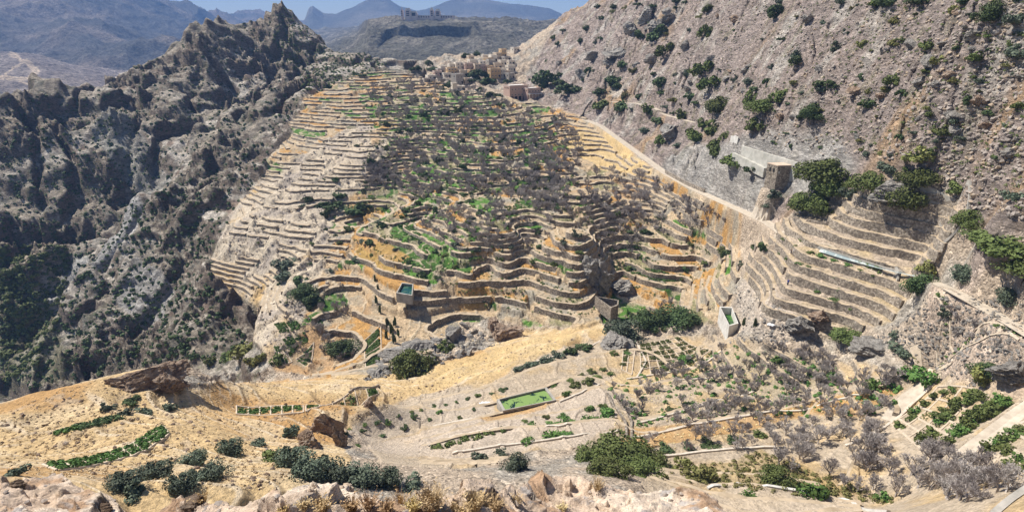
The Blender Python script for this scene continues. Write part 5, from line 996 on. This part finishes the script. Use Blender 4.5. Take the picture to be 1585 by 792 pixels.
# rough low growth nobody could count: crops and weeds over the terraces, scrub over the mountain
def scatter(poly, n, wr2, kd, name, lab, cat, leafn=34, per=0.34, rows=False, seed=1):
    g_ = np.random.RandomState(seed); cs, sz_ = [], []
    for u, v in inside(poly, n):
        p = place(u, v)
        if rows and p and not (0.08 < (lambda f_: f_ - math.floor(f_))(float(samp(Hs, p.x, p.y)) / (STEP / 1.6 if samp(FINE.astype(float), p.x, p.y) > 0.5 else STEP)) < 0.4): continue
        if p and p.length < 760: cs.append(tuple(p)); sz_.append(g_.uniform(*wr2))
    cs = np.array(cs); sz_ = np.array(sz_); k = np.repeat(np.arange(len(cs)), leafn); n2 = len(k); d = g_.normal(size=(n2, 3)); d /= np.linalg.norm(d, axis=1)[:, None]; d[:, 2] = np.abs(d[:, 2])
    s = sz_[k][:, None]; c_ = cs[k] + d * s * g_.uniform(0.5, 1, n2)[:, None] * np.array([1, 1, 0.8]); t1 = np.cross(d, g_.normal(size=(n2, 3))); t1 /= np.linalg.norm(t1, axis=1)[:, None]; t2 = np.cross(d, t1); q4 = s * per
    co = np.stack([c_ - t1 * q4, c_ + t2 * q4, c_ + t1 * q4, c_ - t2 * q4], 1).reshape(-1, 3); tag(mesh_np(name, co, np.arange(n2 * 4).reshape(n2, 4), LM_[kd]), lab, cat, None, 'stuff')
MT = [(0,150),(130,140),(300,60),(430,20),(560,90),(470,150),(440,200),(390,290),(330,380),(330,440),(390,540),(280,560),(130,585),(0,610)]
scatter(MT, 3400, (0.45, 1.3), 'D', 'mountain_scrub', 'dark scrub dotted all over the rocky mountain', 'scrub', 14, 0.5, seed=2)
scatter([(440,0),(600,100),(480,150),(420,60)], 900, (0.6, 1.2), 'O', 'ridge_scrub', 'olive scrub over the upper mountain shoulder', 'scrub', 12, 0.5, seed=3)
scatter([(0,380),(110,380),(100,470),(60,560),(0,600)], 420, (0.8, 2.2), 'O', 'valley_trees', 'green growth on the valley floor at far left', 'scrub', 30, 0.3, seed=4)
scatter([(560,130),(700,125),(870,185),(900,300),(820,340),(620,300),(560,260)], 3600, (0.4, 1.1), 'O', 'terrace_undergrowth', 'low green undergrowth beneath the leafless trees', 'undergrowth', 14, 0.4, rows=True, seed=5)
scatter([(940,600),(1120,530),(1400,590),(1380,640),(1100,650),(990,660)], 420, (0.3, 0.9), 'C', 'orchard_undergrowth', 'green weeds under the lower leafless trees', 'undergrowth', 26, 0.3, seed=6)
scatter([(1000,740),(1180,700),(1400,780),(1230,765)], 300, (0.3, 0.8), 'Y', 'bank_weeds', 'yellow green weeds on the bank above the white kerb', 'weeds', 26, 0.25, seed=7)
scatter([(600,300),(900,300),(1100,360),(1110,440),(900,490),(640,440),(540,380)], 5200, (0.2, 0.6), 'O', 'terrace_weeds', 'small weeds over the middle terraces', 'weeds', 12, 0.4, rows=True, seed=8)
scatter([(800,140),(930,0),(1585,0),(1585,330),(1420,250),(1100,190)], 1100, (0.25, 0.7), 'O', 'hillside_weeds', 'tiny dry shrubs between the hillside stones', 'scrub', 16, 0.3, seed=9)
LM_['S'] = leafmat('straw_clump', (0.56, 0.42, 0.22), (0.7, 0.56, 0.34))
scatter([(0,640),(130,590),(250,575),(600,600),(800,530),(930,510),(830,560),(640,620),(520,660),(420,760),(0,730)], 2600, (0.1, 0.3), 'S', 'dry_grass', 'dry golden grass tufts all over the slope', 'dry grass', 12, 0.4, seed=10)
scatter([(935,590),(1120,550),(1400,600),(1330,650),(1000,700),(960,690)], 900, (0.1, 0.3), 'S', 'dry_field_grass', 'dry grass between the lower leafless trees', 'dry grass', 12, 0.4, seed=11)
scatter([(860,200),(905,190),(1012,262),(1100,330),(1130,500),(900,500),(560,580),(400,560),(560,300),(700,300)], 1500, (0.12, 0.4), 'S', 'dry_terrace_grass', 'dry grass on idle terraces of the bowl', 'dry grass', 10, 0.4, seed=12)
# ------------------------------------------------------------------ rocks
M_red = NT_('red_rock'); f = M_red.noise(0.6, 9, 0.75); M_red.base(M_red.mix(0.8, M_red.ramp(f, (0.34, (0.15, 0.10, 0.075)), (0.5, (0.38, 0.27, 0.19)), (0.66, (0.54, 0.46, 0.38))), M_red.ramp(M_red.noise(3.0, 6, 0.8), (0.35, 0.5), (0.65, 1.4)), 'MULTIPLY')); M_red.bump(M_red.noise(1.5, 9, 0.8), 1.0, 0.9); M_red = M_red.m
M_grey = NT_('grey_rock'); f = M_grey.noise(0.6, 9, 0.75); M_grey.base(M_grey.mix(0.8, M_grey.ramp(f, (0.34, (0.16, 0.15, 0.135)), (0.5, (0.33, 0.305, 0.275)), (0.66, (0.5, 0.465, 0.42))), M_grey.ramp(M_grey.noise(3.0, 6, 0.8), (0.35, 0.5), (0.65, 1.4)), 'MULTIPLY')); M_grey.bump(M_grey.noise(1.5, 9, 0.8), 1.0, 0.9); M_grey = M_grey.m
def ico(sub):
    import bmesh
    bm = bmesh.new(); bmesh.ops.create_icosphere(bm, subdivisions=sub, radius=1); bm.verts.ensure_lookup_table(); co = np.array([tuple(v.co) for v in bm.verts]); fa = np.array([[v.index for v in f_.verts] for f_ in bm.faces]); bm.free(); return co, fa
ICO = {k_: ico(k_) for k_ in (1, 2, 4, 5)}
def rock_co(sub, seed, rough=0.35, flat=0.7):
    co, fa = ICO[sub]; r_ = np.random.RandomState(seed); c_ = co.copy()
    for _ in range(9):                                   # planar chops make facets
        n_ = r_.normal(size=3); n_ /= np.linalg.norm(n_); t_ = r_.uniform(0.45, 0.8); d = c_ @ n_; c_ -= np.clip(d - t_, 0, 9)[:, None] * n_
    if sub > 2:
        c_ *= (1 + rough * 1.3 * fbm(co[:, 0] * 1.6 + seed + co[:, 2] * 0.7, co[:, 1] * 1.6 + co[:, 2] * 2.1, 6))[:, None]
        q_ = (c_[:, 2] + fbm(co[:, 0] * 2 + seed, co[:, 1] * 2, 4) * 0.25) / 0.22; f_ = q_ - np.floor(q_); k_ = 1 - 0.16 * sst(0.55, 0.95, f_) + 0.1 * f_; c_[:, :2] *= k_[:, None]; c_ *= (1 + 0.12 * fbm(co[:, 0] * 7 + seed, co[:, 1] * 7 + co[:, 2] * 6, 4))[:, None]
    return c_ * [1, 1, flat], fa
def boulder(u, v, w_, h_, mat, label, seed, deep=1.0, name='boulder'):
    p = place(u, v); s_ = w_ / pxm(p) / 1.5; hz_ = h_ / pxm(p) / 1.2; co, fa = rock_co(5, seed); o = mesh_np(name, co * [s_, deep * s_, hz_ / 0.7], fa, mat); o.location = (p.x, p.y, p.z + hz_ * 0.25); o.rotation_euler = (0, 0, seed); tag(o, label, 'boulder'); return o
boulder(783,522,44,30,M_red,'big reddish boulder standing at the foot of the central terraces',1)
boulder(768,512,22,20,M_red,'smaller red rock leaning on the big red boulder',2)
boulder(650,542,56,18,M_grey,'flat pale slab rock over the gully',3)
boulder(612,550,40,16,M_grey,'grey rock left of the flat slab in the gully',4)
boulder(700,525,26,20,M_grey,'grey boulder below the orange corner terrace',5)
boulder(925,440,30,40,M_grey,'tall grey outcrop splitting the middle terraces',6)
boulder(912,425,24,26,M_grey,'pale outcrop above the empty deep tank',7)
boulder(960,450,30,16,M_grey,'low grey outcrop right of the tall one',8)
boulder(955,535,34,22,M_grey,'dark grey rock under the grey green tree',9)
boulder(225,592,84,30,M_red,'large overhanging brown rock brow on the golden spur',10,0.6)
boulder(262,600,50,34,M_red,'right block of the overhanging rock brow',11,0.7)
boulder(510,672,36,40,M_red,'pale broken rock spire on the golden slope',12)
boulder(528,690,20,40,M_red,'dark split block behind the broken rock spire',13)
boulder(480,692,30,26,M_red,'low block left of the broken rock spire',14)
boulder(572,628,16,14,M_red,'small pink rock at the end of the green strip',15)
boulder(1385,305,60,22,M_grey,'heap of grey rubble behind the walled plot',16,0.8)
boulder(1345,545,40,22,M_grey,'grey boulder left of the rubble wall',17)
boulder(1240,505,34,24,M_grey,'boulder between the lower right terraces',18)
boulder(1270,495,26,18,M_red,'tan boulder on the lower right terraces',19)
boulder(1570,580,50,24,M_grey,'flat grey rock sheet at right edge',20)
boulder(1035,205,20,16,M_grey,'pale block beside the dense green thicket',21)
for i, (u, v, w_, h_) in enumerate(((1000,30,26,18),(1022,42,20,12),(1036,32,18,12),(975,50,24,14),(955,85,34,10),(920,90,26,10),(1060,75,14,10),(1100,95,18,10),(1010,95,24,12))):
    boulder(u, v, w_, h_, M_grey, ['big tilted','flat topped','small cracked','wedge shaped','long leaning','low dark based','squat','thin','broad lower'][i] + ' pale slab among the cracked hillside slabs', 30 + i, 0.7)
for u, v in inside([(830,130),(940,10),(1585,0),(1585,300),(1420,240),(1260,200),(1100,180),(920,160)], 60):
    p = place(u, v); w_ = r6.choice((7, 9, 12, 16, 22)); s_ = w_ / pxm(p) / 1.7; co, fa = rock_co(4, int(u), 0.4, 0.6); o = mesh_np('boulder', co * s_, fa, r6.choice((M_grey, M_grey, M_red))); o.location = (p.x, p.y, p.z + s_ * 0.1); o.rotation_euler = (r6.uniform(-.5, .5), r6.uniform(-.5, .5), r6.uniform(0, 6)); add(o, ('big ' if w_ > 14 else 'small ' if w_ < 9 else '') + 'angular boulder on the hillside', 'boulder', p, 'boulders on the stony hillside')
def strew(name, lab, poly, n, smin, smax, mat, seed, flat=0.55, sub=1, power=3):
    g_ = np.random.RandomState(seed); protos = [rock_co(sub, 100 + i, 0.3, flat) for i in range(8)]; co_, fa_, of2 = [], [], 0
    for u, v in inside(poly, n):
        p = place(u, v)
        if p is None: continue
        s_ = smin + (smax - smin) * g_.rand() ** power; c_, f_ = protos[g_.randint(8)]; an = g_.uniform(0, 6.28); ca, sa = math.cos(an), math.sin(an); c2 = c_ * [s_ * g_.uniform(.8, 1.5), s_, s_ * g_.uniform(.6, 1.2)]
        ti = g_.uniform(-1.1, 1.1); c2 = np.stack([c2[:, 0], c2[:, 1] * math.cos(ti) - c2[:, 2] * math.sin(ti), c2[:, 1] * math.sin(ti) + c2[:, 2] * math.cos(ti)], -1)
        co_.append(np.stack([c2[:, 0] * ca - c2[:, 1] * sa + p.x, c2[:, 0] * sa + c2[:, 1] * ca + p.y, c2[:, 2] + p.z + s_ * 0.1], -1)); fa_.append(f_ + of2); of2 += len(c_)
    tag(mesh_np(name, np.concatenate(co_), np.concatenate(fa_), mat), lab, 'rocks', None, 'stuff')
M_scree = NT_('scree_stone'); vp = M_scree.noise(0.35, 3); vq = M_scree.noise(0.05, 4); c1 = M_scree.ramp(vp, (0.3, (0.20, 0.17, 0.15)), (0.5, (0.34, 0.295, 0.26)), (0.62, (0.38, 0.29, 0.2)), (0.75, (0.52, 0.465, 0.41))); M_scree.base(c1); M_scree = M_scree.m
strew('scree', 'loose stones and slabs covering the steep hillside', [(800,145),(940,0),(1585,0),(1585,340),(1500,330),(1420,250),(1260,240),(1100,190),(900,175)], 15000, 0.1, 0.8, M_scree, 1, flat=0.8, power=5)
strew('gully_rocks', 'tumbled grey rocks in the gully bottom', [(600,545),(690,515),(720,500),(780,530),(650,575),(560,590)], 500, 0.3, 1.8, M_grey, 2)
strew('rubble', 'stone rubble around the right hand terraces', [(1140,440),(1200,470),(1280,530),(1400,540),(1500,600),(1585,560),(1585,470),(1450,450),(1340,530),(1130,530)], 2600, 0.08, 0.6, M_grey, 3)
strew('spur_stones', 'scattered stones over the terraced spur', [(340,370),(450,200),(560,180),(600,300),(560,400),(430,560),(390,520)], 2500, 0.15, 0.8, M_scree, 4)
strew('slope_stones', 'stones scattered over the golden slope', [(0,640),(250,580),(600,600),(800,530),(900,520),(540,660),(420,760),(0,720)], 900, 0.08, 0.5, M_red, 5)
# ------------------------------------------------------------------ dry grass and stones on the ledge in front
led_tree = None
from mathutils.bvhtree import BVHTree
lo_ = next(o for o in SC.objects if o.name == 'rock_ledge_ground'); lv = np.stack([LX, LY, LZ], -1)[::4, ::4]; a_, b_ = lv.shape[:2]; ii = np.arange(a_ * b_).reshape(a_, b_)
BV = BVHTree.FromPolygons([tuple(x) for x in lv.reshape(-1, 3)], np.stack([ii[:-1, :-1], ii[:-1, 1:], ii[1:, 1:], ii[1:, :-1]], -1).reshape(-1, 4).tolist())
def on_ledge(u, v):
    h_ = BV.ray_cast(Vector((0, 0, 0)), ray(u, v)); return h_[0]
M_straw = leafmat('straw', (0.50, 0.36, 0.16), (0.66, 0.52, 0.28)); M_brown = leafmat('brown_stalk', (0.34, 0.22, 0.10), (0.5, 0.34, 0.17))
def tuft(u, v, hgt, n, mat, label, spread=0.5, name='grass_tuft', th=0.0065):
    p = on_ledge(u, v)
    if p is None: return
    hgt *= 0.68; co, fa = [], []
    for _ in range(int(n * 0.5)):
        a = rnd.uniform(0, 6.28); r_ = rnd.uniform(0, spread) * hgt * 0.6; b0 = Vector((math.cos(a) * r_ * 0.5, math.sin(a) * r_ * 0.5, -0.05)); L_ = hgt * rnd.uniform(0.5, 1.1); ln_ = Vector((math.cos(a) * rnd.uniform(0, .6), math.sin(a) * rnd.uniform(0, .6), 1)).normalized(); w2 = Vector((math.cos(a + 1.57), math.sin(a + 1.57), 0)) * th
        m1 = b0 + ln_ * L_ * 0.55; tp = b0 + ln_ * L_ + Vector((math.cos(a), math.sin(a), -0.4)) * L_ * rnd.uniform(0.02, 0.2); o_ = len(co)
        co += [b0 - w2, b0 + w2, m1 + w2 * .8, m1 - w2 * .8, tp]; fa += [(o_, o_ + 1, o_ + 2, o_ + 3), (o_ + 3, o_ + 2, o_ + 4)]
        if rnd.random() < 0.5:
            for t_ in range(3): q3 = m1.lerp(tp, rnd.random()); dv = Vector((rnd.uniform(-1, 1), rnd.uniform(-1, 1), rnd.uniform(-.3, 1))) * 0.03; o_ = len(co); co += [q3, q3 + dv + w2 * 2, q3 + dv * 1.6, q3 + dv - w2 * 2]; fa.append((o_, o_ + 1, o_ + 2, o_ + 3))
    o = mesh_np(name, co, fa, mat); o.location = p; tag(o, label, 'dry grass'); return o
for i, (u, v, h_, n, m, lab) in enumerate([(668,786,0.62,900,M_straw,'dense golden grass tuft at the centre of the ledge'),(640,790,0.4,300,M_straw,'lower straw tuft left of the dense golden one'),(570,786,0.5,160,M_brown,'brown seeded stalks left of the golden tuft'),(545,790,0.45,220,M_brown,'rusty weed clump on the ledge'),(600,792,0.4,200,M_brown,'short brown weeds between two tufts'),(735,786,0.5,420,M_straw,'pale wispy grass right of the golden tuft'),(765,790,0.45,380,M_straw,'thin blond grass clump right of the wispy one'),(720,800,0.4,300,M_straw,'short straw grass low on the ledge'),
    (500,790,0.4,260,M_brown,'tangled brown weeds on the left rocks'),(470,785,0.3,160,M_straw,'sparse straw weeds on pale rock'),(800,780,0.4,160,M_straw,'fine dry grass near the big rock'),(870,790,0.4,200,M_straw,'dry grass on the pinkish rock'),(925,758,0.6,260,M_straw,'straw bush in front of the olive green tree'),(440,792,0.25,120,M_brown,'low brown stems at left centre'),(620,780,0.55,70,M_brown,'tall thin stalks rising over the olive grove'),(700,792,0.3,200,M_straw,'short straw beside the dense tuft'),(315,775,0.5,60,M_straw,'few pale stalks in front of the brown rock'),(1130,792,0.3,60,M_straw,'tiny straw clump near the tan lower field')]):
    tuft(u, v, h_, n, m, lab, 0.5 + 0.3 * (n > 300))
for i, (u, v, w_, lab, m) in enumerate([(330,762,70,'brown jagged boulder on the ledge below the olive trees',M_red),(300,768,30,'small brown block left of the jagged boulder',M_red),(640,757,10,'little white stone on the ledge lip',M_white),(572,772,16,'grey stone among the dry weeds',M_grey),(20,742,26,'brown rock at the left edge of the pale slab',M_red),(160,775,22,'reddish rock at the right end of the pale slab',M_red)]):
    p = on_ledge(u, v + 10)
    if p: s_ = w_ / pxm(p) / 1.6; co, fa = rock_co(5, 50 + i); o = mesh_np('boulder', co * [s_, s_ * 0.8, s_ * 0.55 / 0.7], fa, m); o.location = p; tag(o, lab, 'boulder')
g_ = np.random.RandomState(9); co_, fa_, of2 = [], [], 0
for _ in range(1500):
    p = on_ledge(g_.uniform(0, 1300), g_.uniform(735, 830)) if g_.rand() < 0.6 else None
    if p is None: continue
    c_, f_ = rock_co(1, g_.randint(8)); s_ = 0.015 + 0.09 * g_.rand() ** 4; co_.append(c_ * s_ * g_.uniform(.7, 1.3, 3) + np.array(p)); fa_.append(f_ + of2); of2 += len(c_)
tag(mesh_np('ledge_stones', np.concatenate(co_), np.concatenate(fa_), M_scree), 'small loose stones lying over the ledge', 'stones', None, 'stuff')
# ------------------------------------------------------------------ walkers on the terraces
def person(u, v, shirt, label, pose=0.0, scale=1.0):
    p = place(u, v); e = empty('person', p, rnd.uniform(0, 6)); e.scale = (scale,) * 3
    V_ = [(0,0,.95),(0,0,1.2),(0,0,1.42),(0,0.01,1.52),(0,0.01,1.64),(.1,0,.9),(.12,.12*pose+.02,.5),(.13,-.1*pose,.06),(.13,.1-.1*pose,.03),(-.1,0,.9),(-.12,-.1*pose,.5),(-.13,-.28*pose,.08),(-.13,.12-.28*pose,.04),(.2,0,1.4),(.25,.02,1.12),(.24,.12,.88),(-.2,0,1.4),(-.25,-.03,1.12),(-.24,.08,.88)]
    E_ = [(0,1),(1,2),(2,3),(3,4),(0,5),(5,6),(6,7),(7,8),(0,9),(9,10),(10,11),(11,12),(2,13),(13,14),(14,15),(2,16),(16,17),(17,18)]
    R_ = [.15,.15,.16,.06,.115,.1,.075,.05,.045,.1,.075,.05,.045,.07,.05,.04,.07,.05,.04]
    me = bpy.data.meshes.new('body'); me.from_pydata(V_, E_, []); o = bpy.data.objects.new('body', me); COL.objects.link(o); o.parent = e
    md = o.modifiers.new('skin', 'SKIN'); [setattr(me.skin_vertices[0].data[i], 'radius', (r_, r_ * .8)) for i, r_ in enumerate(R_)]; me.skin_vertices[0].data[0].use_root = True; o.modifiers.new('sub', 'SUBSURF').render_levels = 1; me.materials.append(simple_mat('skin', (0.3, 0.19, 0.13), (0.34, 0.22, 0.15), 2))
    for nm, z0, z1, a_, b_, m in (('shirt', 0.92, 1.46, .21, .15, shirt), ('trousers', 0.12, 0.95, .19, .14, (0.03, 0.035, 0.06))):
        c_ = [(math.cos(t_ * .524) * a_ * k_, math.sin(t_ * .524) * b_ * k_, z) for z, k_ in ((z0, .95), ((z0 + z1) / 2, 1), (z1, .85)) for t_ in range(12)]; f_ = [(r_ * 12 + i, r_ * 12 + (i + 1) % 12, (r_ + 1) * 12 + (i + 1) % 12, (r_ + 1) * 12 + i) for r_ in range(2) for i in range(12)] + [tuple(range(24, 36))]
        mesh_np(nm, c_, f_, simple_mat(nm, shirt if nm == 'shirt' else m, tuple(x * 1.2 for x in m), 3), e, smooth=True)
    tag(e, label, 'person')
person(1217, 353, (0.05, 0.06, 0.25), 'person in a dark blue top walking on the path above the curved channel', 1)
person(1219, 441, (0.04, 0.08, 0.35), 'person in blue standing on a ledge left of the curving terraces', 0)
person(1224, 393, (0.06, 0.05, 0.05), 'person in black on the terrace wall end', 0)
person(1228, 394, (0.3, 0.3, 0.33), 'person in grey beside the one in black', 0)
# plastic sheets lying in the fields
M_plastic = simple_mat('plastic', (0.75, 0.76, 0.78), (0.85, 0.86, 0.88), 2, 0.5)
for u, v, w_, lab in ((751,626,22,'crumpled white plastic sheet beside the long pool'),(175,707,12,'white sheet below the striped vegetable beds'),(1195,502,14,'pale blue and white tarp on the rocks by the grey tree')):
    p = place(u, v); s_ = w_ / pxm(p) / 2; co, fa = ICO[4]; c2 = co * (1 + 0.5 * fbm(co[:, 0] * 3, co[:, 1] * 3 + co[:, 2], 4))[:, None] * [s_, s_ * .7, s_ * .22]; o = mesh_np('plastic_sheet', c2, fa, M_plastic); o.location = p; tag(o, lab, 'sheet')
write_labels()
